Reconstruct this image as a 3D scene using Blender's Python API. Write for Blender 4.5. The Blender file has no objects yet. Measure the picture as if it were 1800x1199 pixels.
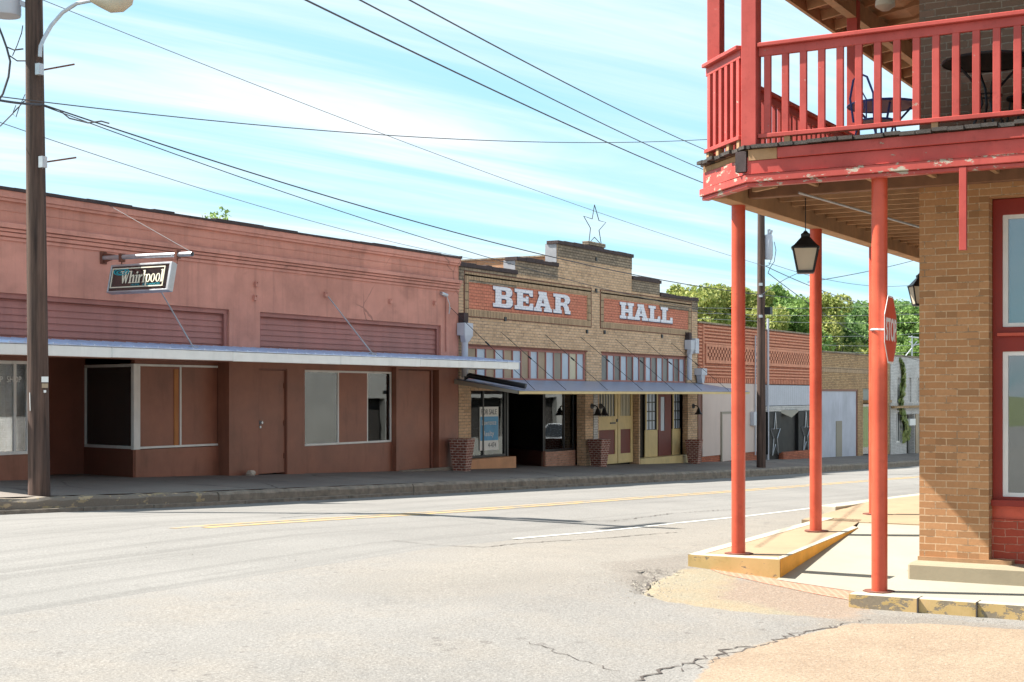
import bpy, bmesh, math, random
from math import radians as R, sin, cos, pi, sqrt
from mathutils import Vector, Matrix
random.seed(7)
scene = bpy.context.scene
COL = scene.collection
# ------------------------------------------------------------------ camera model
TH = R(29.84); CT, ST = cos(TH), sin(TH); FPX = 2580.0; HY = 693.0; EYE = 1.78
def ray(px):
    d = px-900.0
    return FPX*CT+d*ST, FPX*ST-d*CT
def XY(px, Y):                       # X where the view line of column px meets the plane Y
    a, b = ray(px); return a*Y/b
def ZY(px, py, Y):
    a, b = ray(px); return EYE+(HY-py)*Y/b
def PY(px, py, Y): return Vector((XY(px, Y), Y, ZY(px, py, Y)))
def PX(px, py, X):
    a, b = ray(px); t = X/a
    return Vector((X, b*t, EYE+(HY-py)*t))
def PS(px, py, s):
    a, b = ray(px); return Vector((a/s, b/s, EYE+(HY-py)/s))
def interp(pts, x):
    if x <= pts[0][0]: return pts[0][1]
    for (a, u), (b, v) in zip(pts, pts[1:]):
        if x <= b: return u+(v-u)*(x-a)/(b-a)
    return pts[-1][1]
GP = [(-200, .9), (0, .20), (14, .13), (20, -.09), (33, -.49), (49, -.95), (66, -1.38), (120, -2.6), (700, -8)]
CP = [(-200, .33), (4, .33), (6.2, .15), (9.1, .10), (12.5, 0), (18, .13), (300, .13)]
def zr(x, y): return interp(GP, x)-interp(CP, y)
def GR(px, py):                      # point of the road surface
    a, b = ray(px); t = .001
    while t < .08:
        if EYE+(HY-py)*t <= zr(a*t, b*t): break
        t += .00002
    return (a*t, b*t)
# ------------------------------------------------------------------ mesh helpers
class MB:
    def __init__(s): s.v = []; s.f = []
    def poly(s, pts):
        n = len(s.v); s.v += [tuple(p) for p in pts]; s.f.append(tuple(range(n, n+len(pts)))); return s
    def box(s, x0, x1, y0, y1, z0, z1):
        if x0 > x1: x0, x1 = x1, x0
        if y0 > y1: y0, y1 = y1, y0
        if z0 > z1: z0, z1 = z1, z0
        n = len(s.v)
        s.v += [(x0,y0,z0),(x1,y0,z0),(x1,y1,z0),(x0,y1,z0),(x0,y0,z1),(x1,y0,z1),(x1,y1,z1),(x0,y1,z1)]
        s.f += [tuple(n+i for i in q) for q in ((0,3,2,1),(4,5,6,7),(0,1,5,4),(1,2,6,5),(2,3,7,6),(3,0,4,7))]
        return s
    def obox(s, p, q, w, h, up=(0,0,1)):          # bar from p to q, width w, height h
        p, q = Vector(p), Vector(q); d = (q-p).normalized(); u = Vector(up)
        if abs(d.dot(u)) > .99: u = Vector((0,1,0))
        a = d.cross(u).normalized(); b = a.cross(d).normalized()
        n = len(s.v)
        for c in (p, q):
            for i, j in ((-1,-1),(1,-1),(1,1),(-1,1)): s.v.append(tuple(c+a*(w/2*i)+b*(h/2*j)))
        s.f += [tuple(n+i for i in k) for k in ((0,1,2,3),(7,6,5,4),(0,4,5,1),(1,5,6,2),(2,6,7,3),(3,7,4,0))]
        return s
    def tube(s, pts, r, n=8, cap=True):
        pts = [Vector(p) for p in pts]; base = len(s.v); m = len(pts); pa = None
        for i, p in enumerate(pts):
            d = (pts[min(i+1, m-1)]-pts[max(i-1, 0)]).normalized()
            if pa is None:
                u = Vector((0,0,1)) if abs(d.z) < .9 else Vector((1,0,0)); pa = d.cross(u).normalized()
            else: pa = (pa-d*pa.dot(d)).normalized()
            b = d.cross(pa); rr = r[i] if isinstance(r, (list, tuple)) else r
            for k in range(n):
                t = 2*pi*k/n; s.v.append(tuple(p+pa*(rr*cos(t))+b*(rr*sin(t))))
        for i in range(m-1):
            for k in range(n):
                a = base+i*n+k; b2 = base+i*n+(k+1) % n
                s.f.append((a, b2, b2+n, a+n))
        if cap:
            s.f.append(tuple(base+k for k in range(n))[::-1]); s.f.append(tuple(base+(m-1)*n+k for k in range(n)))
        return s
    def prism(s, poly, d):
        d = Vector(d); n = len(poly); b = len(s.v)
        s.v += [tuple(p) for p in poly]+[tuple(Vector(p)+d) for p in poly]
        s.f.append(tuple(range(b, b+n))[::-1]); s.f.append(tuple(range(b+n, b+2*n)))
        for i in range(n): j = (i+1) % n; s.f.append((b+i, b+j, b+n+j, b+n+i))
        return s
    def cells(s, us, vs, solid, d0, d1, ax='x'):   # wall with openings: u along x (or y), v up, d depth
        us = sorted(set(us)); vs = sorted(set(vs))
        S = [[bool(solid((us[i]+us[i+1])/2, (vs[j]+vs[j+1])/2)) for j in range(len(vs)-1)] for i in range(len(us)-1)]
        P = (lambda u, d, v: (u, d, v)) if ax == 'x' else (lambda u, d, v: (d, u, v))
        g = lambda i, j: 0 <= i < len(S) and 0 <= j < len(S[0]) and S[i][j]
        for i in range(len(S)):
            for j in range(len(S[0])):
                if not S[i][j]: continue
                a, b, c, e = us[i], us[i+1], vs[j], vs[j+1]
                s.poly([P(a,d0,c),P(b,d0,c),P(b,d0,e),P(a,d0,e)]); s.poly([P(a,d1,c),P(a,d1,e),P(b,d1,e),P(b,d1,c)])
                if not g(i-1, j): s.poly([P(a,d0,c),P(a,d0,e),P(a,d1,e),P(a,d1,c)])
                if not g(i+1, j): s.poly([P(b,d0,c),P(b,d1,c),P(b,d1,e),P(b,d0,e)])
                if not g(i, j-1): s.poly([P(a,d0,c),P(a,d1,c),P(b,d1,c),P(b,d0,c)])
                if not g(i, j+1): s.poly([P(a,d0,e),P(b,d0,e),P(b,d1,e),P(a,d1,e)])
        return s
    def wall(s, u0, u1, v0, v1, d0, d1, holes=(), ax='x'):
        us = [u0, u1]+[h[k] for h in holes for k in (0, 1)]; vs = [v0, v1]+[h[k] for h in holes for k in (2, 3)]
        us = [min(max(u, u0), u1) for u in us]; vs = [min(max(v, v0), v1) for v in vs]
        return s.cells(us, vs, lambda u, v: not any(h[0] < u < h[1] and h[2] < v < h[3] for h in holes), d0, d1, ax)
    def build(s, name, mat=None, parent=None, bevel=0, smooth=False, fix=True):
        me = bpy.data.meshes.new(name); me.from_pydata(s.v, [], s.f)
        if fix:
            bm = bmesh.new(); bm.from_mesh(me)
            bmesh.ops.remove_doubles(bm, verts=bm.verts, dist=1e-5)
            bmesh.ops.recalc_face_normals(bm, faces=bm.faces); bm.to_mesh(me); bm.free()
        if smooth:
            for p in me.polygons: p.use_smooth = True
            try: me.set_sharp_from_angle(angle=R(40))
            except Exception: pass
        o = bpy.data.objects.new(name, me); COL.objects.link(o)
        if mat: me.materials.append(mat)
        if parent: o.parent = parent; o.matrix_parent_inverse = Matrix.Identity(4)
        if bevel:
            m = o.modifiers.new('bevel', 'BEVEL'); m.width = bevel; m.segments = 1; m.limit_method = 'ANGLE'
        return o
def tag(o, label=None, cat=None, group=None, kind=None):
    if label: o['label'] = label
    if cat: o['category'] = cat
    if group: o['group'] = group
    if kind: o['kind'] = kind
    return o
def thing(name, label, cat, loc=(0,0,0), rot=(0,0,0), group=None):
    o = bpy.data.objects.new(name, None); o.empty_display_size = .2; COL.objects.link(o)
    o.location = loc; o.rotation_euler = rot; return tag(o, label, cat, group)
def copy_tree(o, parent=None):
    c = o.copy(); COL.objects.link(c)
    if parent: c.parent = parent
    for ch in list(o.children): copy_tree(ch, c)
    return c
def curve_mesh(name, loops, depth, mat, parent, M):
    cu = bpy.data.curves.new(name, 'CURVE'); cu.dimensions = '2D'; cu.fill_mode = 'BOTH'; cu.extrude = depth/2
    for lp in loops:
        sp = cu.splines.new('POLY'); sp.points.add(len(lp)-1); sp.use_cyclic_u = True
        for i, p in enumerate(lp): sp.points[i].co = (p[0], p[1], 0, 1)
    return _c2m(name, cu, mat, parent, M)
def text_mesh(name, txt, size, depth, mat, parent, M, sx=1, align='LEFT', offset=0):
    cu = bpy.data.curves.new(name, 'FONT'); cu.body = txt; cu.size = size; cu.extrude = depth/2; cu.align_x = align; cu.offset = offset
    return _c2m(name, cu, mat, parent, M @ Matrix.Diagonal((sx, 1, 1, 1)))
def _c2m(name, cu, mat, parent, M):
    t = bpy.data.objects.new('tmp', cu); COL.objects.link(t); bpy.context.view_layer.update()
    me = bpy.data.meshes.new_from_object(t.evaluated_get(bpy.context.evaluated_depsgraph_get()))
    bpy.data.objects.remove(t); me.name = name; me.transform(M); me.materials.clear(); me.materials.append(mat)
    o = bpy.data.objects.new(name, me); COL.objects.link(o)
    if parent: o.parent = parent
    return o
MX = Matrix(((1,0,0,0),(0,0,1,0),(0,1,0,0),(0,0,0,1)))           # text x->X, y->Z, facing -Y
MX = Matrix(((1,0,0,0),(0,0,-1,0),(0,1,0,0),(0,0,0,1)))
MYf = Matrix(((0,0,-1,0),(-1,0,0,0),(0,1,0,0),(0,0,0,1)))         # text x->-Y, y->Z, facing -X
# ------------------------------------------------------------------ materials
def srgb(r, g, b):
    f = lambda c: ((c/255+.055)/1.055)**2.4 if c > 10 else c/255/12.92
    return (f(r), f(g), f(b), 1)
class NT:
    def __init__(s, name):
        s.m = bpy.data.materials.new(name); s.m.use_nodes = True; s.t = s.m.node_tree; s.n = s.t.nodes; s.l = s.t.links
        s.b = s.n['Principled BSDF']; s.pos = s.n.new('ShaderNodeNewGeometry').outputs['Position']
    def inp(s, sock, v):
        if isinstance(v, bpy.types.NodeSocket): s.l.new(v, sock)
        else: sock.default_value = v
    def mapping(s, scale=(1,1,1), rot=(0,0,0), vec=None, loc=(0,0,0)):
        m = s.n.new('ShaderNodeMapping'); s.l.new(vec or s.pos, m.inputs[0]); m.inputs['Scale'].default_value = scale
        m.inputs['Rotation'].default_value = rot; m.inputs['Location'].default_value = loc; return m.outputs[0]
    def noise(s, scale, detail=4, rough=.55, vec=None, dist=0, out='Fac'):
        n = s.n.new('ShaderNodeTexNoise'); s.l.new(vec or s.pos, n.inputs['Vector']); n.inputs['Scale'].default_value = scale
        n.inputs['Detail'].default_value = detail; n.inputs['Roughness'].default_value = rough; n.inputs['Distortion'].default_value = dist
        return n.outputs[out]
    def voro(s, scale, vec=None, feat='F1', rnd=1):
        n = s.n.new('ShaderNodeTexVoronoi'); n.feature = feat; s.l.new(vec or s.pos, n.inputs['Vector']); n.inputs['Scale'].default_value = scale
        n.inputs['Randomness'].default_value = rnd; return n
    def ramp(s, v, a, b, c0=0, c1=1):
        n = s.n.new('ShaderNodeMapRange'); s.inp(n.inputs[0], v); n.inputs[1].default_value = a; n.inputs[2].default_value = b
        n.inputs[3].default_value = c0; n.inputs[4].default_value = c1; return n.outputs[0]
    def math(s, op, a, b=0):
        n = s.n.new('ShaderNodeMath'); n.operation = op; s.inp(n.inputs[0], a); s.inp(n.inputs[1], b); return n.outputs[0]
    def mix(s, f, a, b, mode='MIX'):
        n = s.n.new('ShaderNodeMix'); n.data_type = 'RGBA'; n.blend_type = mode
        s.inp(n.inputs[0], f); s.inp(n.inputs[6], a); s.inp(n.inputs[7], b); return n.outputs[2]
    def bump(s, h, st=.3, d=.01, normal=None):
        n = s.n.new('ShaderNodeBump'); n.inputs['Strength'].default_value = st; n.inputs['Distance'].default_value = d
        s.l.new(h, n.inputs['Height'])
        if normal: s.l.new(normal, n.inputs['Normal'])
        return n.outputs[0]
    def fin(s, col, rough=.8, bump=None, metal=0, spec=.35):
        s.inp(s.b.inputs['Base Color'], col); s.inp(s.b.inputs['Roughness'], rough); s.inp(s.b.inputs['Metallic'], metal)
        s.b.inputs['Specular IOR Level'].default_value = spec
        if bump: s.l.new(bump, s.b.inputs['Normal'])
        return s.m
    def uvw(s):                     # wall coordinates: along the wall, up
        g = s.n.new('ShaderNodeNewGeometry'); sp = s.n.new('ShaderNodeSeparateXYZ'); s.l.new(g.outputs['Position'], sp.inputs[0])
        sn = s.n.new('ShaderNodeSeparateXYZ'); s.l.new(g.outputs['True Normal'], sn.inputs[0])
        f = s.math('GREATER_THAN', s.math('ABSOLUTE', sn.outputs[0]), .6)
        u = s.math('ADD', s.math('MULTIPLY', sp.outputs[1], f), s.math('MULTIPLY', sp.outputs[0], s.math('SUBTRACT', 1, f)))
        c = s.n.new('ShaderNodeCombineXYZ'); s.l.new(u, c.inputs[0]); s.l.new(sp.outputs[2], c.inputs[1]); return c.outputs[0]
def hsv(c, k): return (min(1, c[0]*k), min(1, c[1]*k), min(1, c[2]*k), 1)
def plain(name, col, rough=.7, var=.12, scale=3, bump=.15, bd=.004, metal=0, spec=.35, streak=False, grime=0.0):
    t = NT(name); v = t.mapping((1, 1, .25)) if streak else None
    n = t.noise(scale, 6, .6, v); c = t.mix(t.ramp(n, .3, .7), hsv(col, 1-var), hsv(col, 1+var))
    if grime:
        g = t.noise(1.3, 7, .65, t.mapping((2.2, 2.2, .45))); c = t.mix(t.ramp(g, .52, .72, 0, grime), c, hsv(col, .45))
    return t.fin(c, t.ramp(n, .3, .7, rough*.9, min(1, rough*1.1)), t.bump(t.noise(scale*18, 4), bump, bd) if bump else None, metal, spec)
def brick(name, c1, c2, mort, bw=.203, bh=.068, mo=.009, dark=0.3, bumpd=.008, squash=1, grime=.35, offset=.5, dirt=(.1,.07,.05,1), rough=.85, wobble=.012):
    t = NT(name); uv = t.uvw()
    wob = t.noise(9, 2, .5, uv, out='Color'); uv2 = t.mix(wobble, uv, wob, 'LINEAR_LIGHT')
    n = t.n.new('ShaderNodeTexBrick'); t.l.new(uv2, n.inputs[0]); n.offset = offset
    n.inputs['Scale'].default_value = 1; n.inputs['Brick Width'].default_value = bw; n.inputs['Row Height'].default_value = bh
    n.inputs['Mortar Size'].default_value = mo; n.inputs['Mortar Smooth'].default_value = .15; n.inputs['Bias'].default_value = 0
    n.inputs['Color1'].default_value = c1; n.inputs['Color2'].default_value = c2; n.inputs['Mortar'].default_value = mort
    c = t.mix(t.ramp(t.noise(35, 5), .3, .7, 0, .35), n.outputs[0], hsv(c1, .6))
    c = t.mix(t.ramp(t.noise(.9, 6, .65), .45, .75, 0, grime), c, dirt)
    c = t.mix(t.math('MULTIPLY', n.outputs['Fac'], t.ramp(t.noise(6, 6, .75), .5, .6, 0, .75)), c, hsv(mort, .3))
    # odd darker bricks
    k = t.mapping((1/bw/1.0, 1/bh, 1), vec=uv); w = t.n.new('ShaderNodeTexWhiteNoise'); w.noise_dimensions = '2D'
    fl = t.n.new('ShaderNodeVectorMath'); fl.operation = 'FLOOR'; t.l.new(k, fl.inputs[0]); t.l.new(fl.outputs[0], w.inputs[0])
    c = t.mix(t.math('MULTIPLY', t.ramp(w.outputs[0], .84, .88, 0, dark), t.math('SUBTRACT', 1, n.outputs['Fac'])), c, hsv(c1, .45))
    h = t.math('ADD', t.math('MULTIPLY', n.outputs['Fac'], -1), t.math('MULTIPLY', t.noise(60, 4), .35))
    return t.fin(c, rough, t.bump(h, .7, bumpd))
def peeling(name, col, under, amt=.62, rough=.45, scale=5):
    t = NT(name); n = t.noise(scale, 8, .7, t.mapping((1, 1, 2.2)))
    f = t.ramp(n, amt, amt+.015); c = t.mix(t.ramp(t.noise(2.5, 6), .3, .7), hsv(col, .80), (min(1,col[0]*1.12), col[1]*(1.35 if col[1] < .2 else 1.1), col[2]*1.4, 1))
    c = t.mix(t.ramp(t.noise(14, 6, .7), .55, .72, 0, .45), c, hsv(col, .55)); c = t.mix(t.ramp(t.noise(5, 8, .8, t.mapping((5, 5, .6))), .58, .72, 0, .4), c, (min(1,col[0]*1.15), col[1]*(2.2 if col[1] < .2 else 1.15), col[2]*2.4, 1))
    c = t.mix(f, c, t.mix(t.noise(40, 3), hsv(under, .6), under))
    return t.fin(c, t.ramp(f, 0, 1, rough, .85), t.bump(t.math('ADD', t.math('MULTIPLY', f, -1), t.math('MULTIPLY', t.noise(45, 5, .6, t.mapping((3, 3, .5))), .5)), .5, .003), 0, .4)
def asphalt(name, a, b, speck=.35, sc=70, tracks=False, spots=0, tan=None, crack=0):
    t = NT(name); big = t.noise(.35, 6, .6); c = t.mix(t.ramp(big, .35, .65), a, b)
    if tan: c = t.mix(t.ramp(t.noise(.8, 7, .7), .45, .62, 0, .7), c, tan)
    if tracks:
        s1 = t.noise(1.0, 5, .6, t.mapping((.05, 2.2, 1), loc=(3, .7, 0))); c = t.mix(t.ramp(s1, .5, .66, 0, .5), c, hsv(a, .68))
        s2 = t.noise(1.0, 8, .7, t.mapping((.8, 9, 1))); c = t.mix(t.ramp(s2, .6, .75, 0, .35), c, hsv(a, .55))
    if spots:
        v = t.voro(2.2, t.mix(.12, t.mapping((.8, 2.2, 1)), t.noise(3, 3, out='Color'))); gate = t.noise(.45, 3)
        th = t.ramp(gate, .42, .7, .0, .17); f = t.math('LESS_THAN', v.outputs['Distance'], th)
        c = t.mix(t.math('MULTIPLY', f, spots), c, hsv(a, .5))
    fine = t.noise(sc, 3, .7); vv = t.voro(sc*1.3)
    c = t.mix(t.ramp(fine, .42, .58, speck, 0), c, hsv(a, .35)); c = t.mix(t.ramp(fine, .58, .68, 0, speck), c, hsv(b, 1.5))
    if crack:
        vc = t.voro(.45, t.mix(.25, t.pos, t.noise(1.4, 5, out='Color')), 'DISTANCE_TO_EDGE')
        c = t.mix(t.math('MULTIPLY', t.math('LESS_THAN', vc.outputs[0], .008), t.ramp(t.noise(.4, 3), .45, .6, 0, crack)), c, hsv(a, .2))
    return t.fin(c, .92, t.bump(t.math('ADD', fine, t.math('MULTIPLY', vv.outputs['Distance'], .5)), .6, .006), 0, .2)
def glass(name, tint=(.02,.02,.02,1), refl=.3, clear=.0):
    t = NT(name); gl = t.n.new('ShaderNodeBsdfGlossy'); gl.inputs['Roughness'].default_value = .015; gl.inputs[0].default_value = (.9,.95,1,1)
    t.l.new(t.bump(t.noise(1.2, 1), .05, .02), gl.inputs['Normal'])
    tr = t.n.new('ShaderNodeBsdfTransparent'); tr.inputs[0].default_value = (.94,.95,.94,1)
    fr = t.n.new('ShaderNodeFresnel'); fr.inputs[0].default_value = 1.5
    fac = t.math('MAXIMUM', t.math('MULTIPLY', fr.outputs[0], 1.6), refl); mx = t.n.new('ShaderNodeMixShader')
    if clear >= 1: base = tr.outputs[0]
    else:
        d = t.n.new('ShaderNodeBsdfDiffuse'); d.inputs[0].default_value = tint; m2 = t.n.new('ShaderNodeMixShader'); m2.inputs[0].default_value = clear
        t.l.new(d.outputs[0], m2.inputs[1]); t.l.new(tr.outputs[0], m2.inputs[2]); base = m2.outputs[0]
    t.l.new(fac, mx.inputs[0]); t.l.new(base, mx.inputs[1]); t.l.new(gl.outputs[0], mx.inputs[2])
    t.l.new(mx.outputs[0], t.n['Material Output'].inputs[0]); return t.m
def stucco(name, col):
    t = NT(name); uv = t.uvw(); n = t.noise(.8, 8, .68); c = t.mix(t.ramp(n, .32, .68), hsv(col, .78), hsv(col, 1.15))
    st = t.noise(1.6, 7, .7, t.mapping((3.5, 1, .18))); c = t.mix(t.ramp(st, .5, .74, 0, .5), c, hsv(col, .55))
    pt = t.noise(.55, 3, .5, t.mapping((1, 1, 1.6), loc=(7, 3, 1))); c = t.mix(t.ramp(pt, .56, .6, 0, .4), c, hsv(col, 1.25))
    sp = t.noise(9, 6, .8); c = t.mix(t.ramp(sp, .69, .71, 0, .6), c, (.5,.36,.28,1)); c = t.mix(t.ramp(sp, .27, .3, .45, 0), c, hsv(col, .45))
    vc = t.voro(.5, t.mix(.2, t.pos, t.noise(2, 6, out='Color')), 'DISTANCE_TO_EDGE')
    c = t.mix(t.math('MULTIPLY', t.math('LESS_THAN', vc.outputs[0], .006), t.ramp(t.noise(.5, 3), .5, .6, 0, .6)), c, hsv(col, .35))
    h = t.math('ADD', t.noise(40, 5), t.math('MULTIPLY', t.noise(4, 4), 2.5)); return t.fin(c, .75, t.bump(h, .45, .01), 0, .3)
M = {}
M['stucco'] = stucco('rose_stucco', (.56, .255, .195, 1))
M['moulding'] = stucco('rose_moulding', (.58, .265, .205, 1))
M['clap'] = plain('rose_clapboard', (.38, .16, .135, 1), .6, .14, 2, .2, streak=True, grime=.35)
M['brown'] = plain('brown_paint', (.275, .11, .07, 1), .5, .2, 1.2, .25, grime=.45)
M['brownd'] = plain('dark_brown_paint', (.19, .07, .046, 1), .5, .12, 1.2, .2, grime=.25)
M['coping'] = plain('tar_coping', (.06, .04, .04, 1), .8, .4, 6, .5, .02)
M['white'] = plain('white_trim', (.72, .7, .67, 1), .5, .06, 4, .1, grime=.3)
M['fascia'] = plain('white_fascia', (.8, .8, .78, 1), .4, .07, 2, .1, grime=.25)
M['metalroof'] = plain('sheet_metal_roof', (.55, .64, .82, 1), .32, .12, 3, .1, metal=.35, grime=.2)
M['bluemetal'] = plain('blue_grey_metal', (.27, .31, .42, 1), .4, .12, 3, .1, metal=.3, grime=.25)
M['steel'] = plain('galvanised', (.5, .52, .55, 1), .4, .12, 9, .1, metal=.6, grime=.2)
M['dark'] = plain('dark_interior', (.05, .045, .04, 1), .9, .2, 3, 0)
M['grey'] = plain('grey_paint', (.36, .36, .38, 1), .5, .1, 5, .1, grime=.2)
M['black'] = plain('black_iron', (.02, .02, .022, 1), .4, .2, 9, .1)
M['blackpaint'] = plain('black_panel', (.012, .012, .013, 1), .6, .25, 2, .1, grime=.2)
M['curtain'] = plain('pale_curtain', (.46, .41, .33, 1), .9, .12, 2, .1)
M['greige'] = plain('greige_board', (.3, .27, .22, 1), .85, .1, 1, .1)
M['blind'] = plain('white_blind', (.5, .5, .47, 1), .6, .08, 3, .1)
M['ochre'] = plain('worn_ochre_board', (.42, .17, .055, 1), .7, .2, 6, .2, streak=True)
M['tan'] = brick('tan_brick', (.72, .49, .31, 1), (.60, .39, .235, 1), (.42, .32, .23, 1), .22, .085, .011, .45, .01, grime=.28, dirt=(.17,.12,.08,1))
M['tandirty'] = brick('weathered_brick', (.40, .31, .22, 1), (.26, .2, .14, 1), (.12, .10, .08, 1), .22, .085, .012, .5, .012, grime=.6, dirt=(.07,.055,.045,1))
M['redpanel'] = brick('red_panel_brick', (.68, .25, .155, 1), (.60, .20, .125, 1), (.38, .14, .095, 1), .22, .085, .010, .2, .01, grime=.15)
M['bulkA'] = plain('orange_tan_render', (.56, .29, .16, 1), .85, .15, 2, .3, grime=.25)
M['bulkB'] = brick('pink_tan_brick', (.58, .32, .23, 1), (.46, .235, .17, 1), (.42, .30, .23, 1), .22, .075, .010, .3, .01, grime=.2)
M['soldier'] = brick('soldier_course', (.60, .42, .26, 1), (.48, .32, .19, 1), (.12, .085, .055, 1), .085, .23, .014, .4, .012, grime=.3, offset=0)
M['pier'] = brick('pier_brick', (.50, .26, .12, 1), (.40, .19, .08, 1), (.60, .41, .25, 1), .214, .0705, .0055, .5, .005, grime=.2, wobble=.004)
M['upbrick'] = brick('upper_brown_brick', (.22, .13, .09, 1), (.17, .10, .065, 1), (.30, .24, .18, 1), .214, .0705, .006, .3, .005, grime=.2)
M['redbrick'] = brick('painted_red_brick', (.42, .07, .038, 1), (.36, .055, .03, 1), (.5, .24, .17, 1), .23, .075, .004, .2, .006, grime=.15)
M['corbel'] = brick('rust_brick', (.55, .17, .09, 1), (.42, .12, .06, 1), (.2, .09, .06, 1), .21, .07, .01, .4, .01, grime=.35, dirt=(.06,.03,.02,1))
M['corbel2'] = plain('pale_rust_brick', (.62, .27, .17, 1), .85, .2, 9, .3, .01, grime=.25)
M['corbeld'] = plain('dark_rust_brick', (.13, .04, .026, 1), .9, .25, 9, .3, .01)
M['whitebrick'] = brick('white_painted_brick', (.66, .64, .62, 1), (.58, .56, .54, 1), (.3, .29, .28, 1), .22, .08, .008, .3, .008, grime=.45, dirt=(.2,.18,.16,1))
M['tan2'] = brick('ochre_brick', (.56, .36, .18, 1), (.42, .25, .12, 1), (.2, .15, .1, 1), .22, .08, .011, .55, .01, grime=.4, dirt=(.12,.08,.05,1))
M['litbrick'] = brick('orange_brick', (.58, .30, .16, 1), (.50, .25, .13, 1), (.5, .36, .25, 1), .22, .08, .008, .1, .006, grime=.1)
M['planter'] = brick('planter_brick', (.27, .085, .055, 1), (.19, .055, .04, 1), (.55, .42, .36, 1), .16, .07, .012, .3, .012, grime=.15)
M['letters'] = brick('white_painted_letters', (.85, .85, .90, 1), (.80, .80, .87, 1), (.6, .6, .7, 1), .22, .085, .006, 0, .004, grime=.0)
M['navy'] = plain('navy_letter_edge', (.03, .03, .08, 1), .7, .1, 9, 0)
M['red'] = peeling('red_paint', (.43, .055, .042, 1), (.40, .31, .24, 1), .66, scale=7)
M['redpeel'] = peeling('peeling_red_paint', (.43, .058, .044, 1), (.50, .43, .34, 1), .58, scale=6)
M['redpost'] = peeling('red_pipe_paint', (.55, .075, .036, 1), (.40, .15, .10, 1), .68, .38, scale=9)
M['redframe'] = plain('dark_red_paint', (.24, .022, .012, 1), .45, .1, 3, .1, .002)
M['rawwood'] = plain('raw_timber', (.38, .22, .115, 1), .8, .22, 4, .35, .004, streak=False, grime=.35)
M['oldwood'] = plain('brown_joist', (.20, .10, .055, 1), .8, .22, 4, .3, .004, grime=.35)
M['deckedge'] = plain('tarred_deck_edge', (.045, .035, .03, 1), .7, .5, 14, .6, .01)
M['polew'] = None
M['sheen'] = plain('concrete_walk', (.35, .30, .2, 1), .9, .1, 1.5, .25, .003, grime=.15)
M['yellow'] = peeling('yellow_kerb_paint', (.72, .32, .02, 1), (.32, .24, .14, 1), .72, .7, scale=4)
M['yellowdim'] = peeling('worn_yellow_kerb', (.50, .34, .12, 1), (.26, .2, .13, 1), .60, .8, scale=5)
M['kerbtop'] = plain('pale_kerb_top', (.40, .365, .29, 1), .85, .12, 5, .3, .004, grime=.15)
M['rust'] = plain('rusty_plate', (.16, .06, .04, 1), .8, .3, 14, .3)
M['yelldoor'] = plain('mustard_door', (.60, .46, .22, 1), .55, .1, 3, .1, grime=.2)
M['maroond'] = plain('maroon_panel', (.17, .05, .04, 1), .6, .1, 3, .1)
M['beige'] = plain('pinkish_board', (.58, .47, .42, 1), .7, .06, 1, .1, grime=.15)
M['bluepanel'] = plain('blue_grey_board', (.45, .465, .53, 1), .8, .14, .8, .1, grime=.3)
M['palepane'] = plain('frosted_pale_pane', (.42, .50, .60, 1), .35, .1, 1.5, .02, grime=.15)
M['tanpane'] = plain('tan_pane', (.36, .27, .18, 1), .5, .15, 1.5, .02, grime=.2)
M['darkpane'] = plain('grey_pane', (.13, .14, .14, 1), .3, .2, 1.5, .02)
M['creampane'] = plain('cream_pane', (.55, .5, .36, 1), .5, .1, 1.5, .02)
M['teal'] = plain('teal_print', (.02, .30, .36, 1), .4, .03, 3, 0)
M['signdark'] = glass('glossy_sign_face', (.012, .014, .016, 1), .16)
M['cream'] = plain('cream_letters', (.75, .70, .55, 1), .4, .04, 4, 0)
M['signwhite'] = plain('white_sign_paint', (.75, .75, .73, 1), .5, .03, 4, 0)
M['stopred'] = plain('stop_red', (.62, .04, .016, 1), .35, .05, 3, 0)
M['saleblue'] = plain('sale_sign_blue', (.10, .33, .58, 1), .5, .15, 2, 0)
M['saleblack'] = plain('faded_black_print', (.10, .12, .14, 1), .6, .1, 5, 0)
M['pane'] = glass('shop_glass', (.015,.014,.012,1), .22, .55)
M['panedark'] = glass('dark_glass', (.03,.03,.028,1), .10, .0)
M['panec'] = glass('clear_glass', (.1,.1,.1,1), .14, 1)
M['nearwall'] = plain('pale_grey_render', (.42, .41, .38, 1), .8, .12, .6, .2, grime=.3)
M['mirror'] = glass('reflective_glass', (.05,.05,.045,1), .12, .97)
M['lampglass'] = plain('dusty_lamp_glass', (.50, .43, .33, 1), .5, .08, 5, 0)
M['wire'] = plain('cable', (.06, .06, .07, 1), .6, .1, 3, 0)
M['wirel'] = plain('thin_cable', (.16, .18, .2, 1), .6, .1, 3, 0)
M['xfmr'] = plain('transformer_grey', (.48, .50, .56, 1), .45, .06, 3, .05, grime=.1)
M['rock'] = plain('pale_stone', (.5, .42, .35, 1), .9, .2, 9, .6, .02)
M['gravelstone'] = plain('gravel_stone', (.26, .235, .2, 1), .95, .35, 12, .3)
M['blue'] = plain('blue_iron', (.035, .06, .22, 1), .4, .1, 6, .05)
M['carwhite'] = plain('white_car_paint', (.8, .8, .8, 1), .25, .02, 1, 0, spec=.5)
M['tyre'] = plain('tyre_rubber', (.02, .02, .02, 1), .9, .1, 3, 0)
M['asph'] = asphalt('main_street_asphalt', (.198, .190, .179, 1), (.228, .219, .206, 1), .28, 45, tracks=True, spots=.2, crack=.12)
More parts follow.
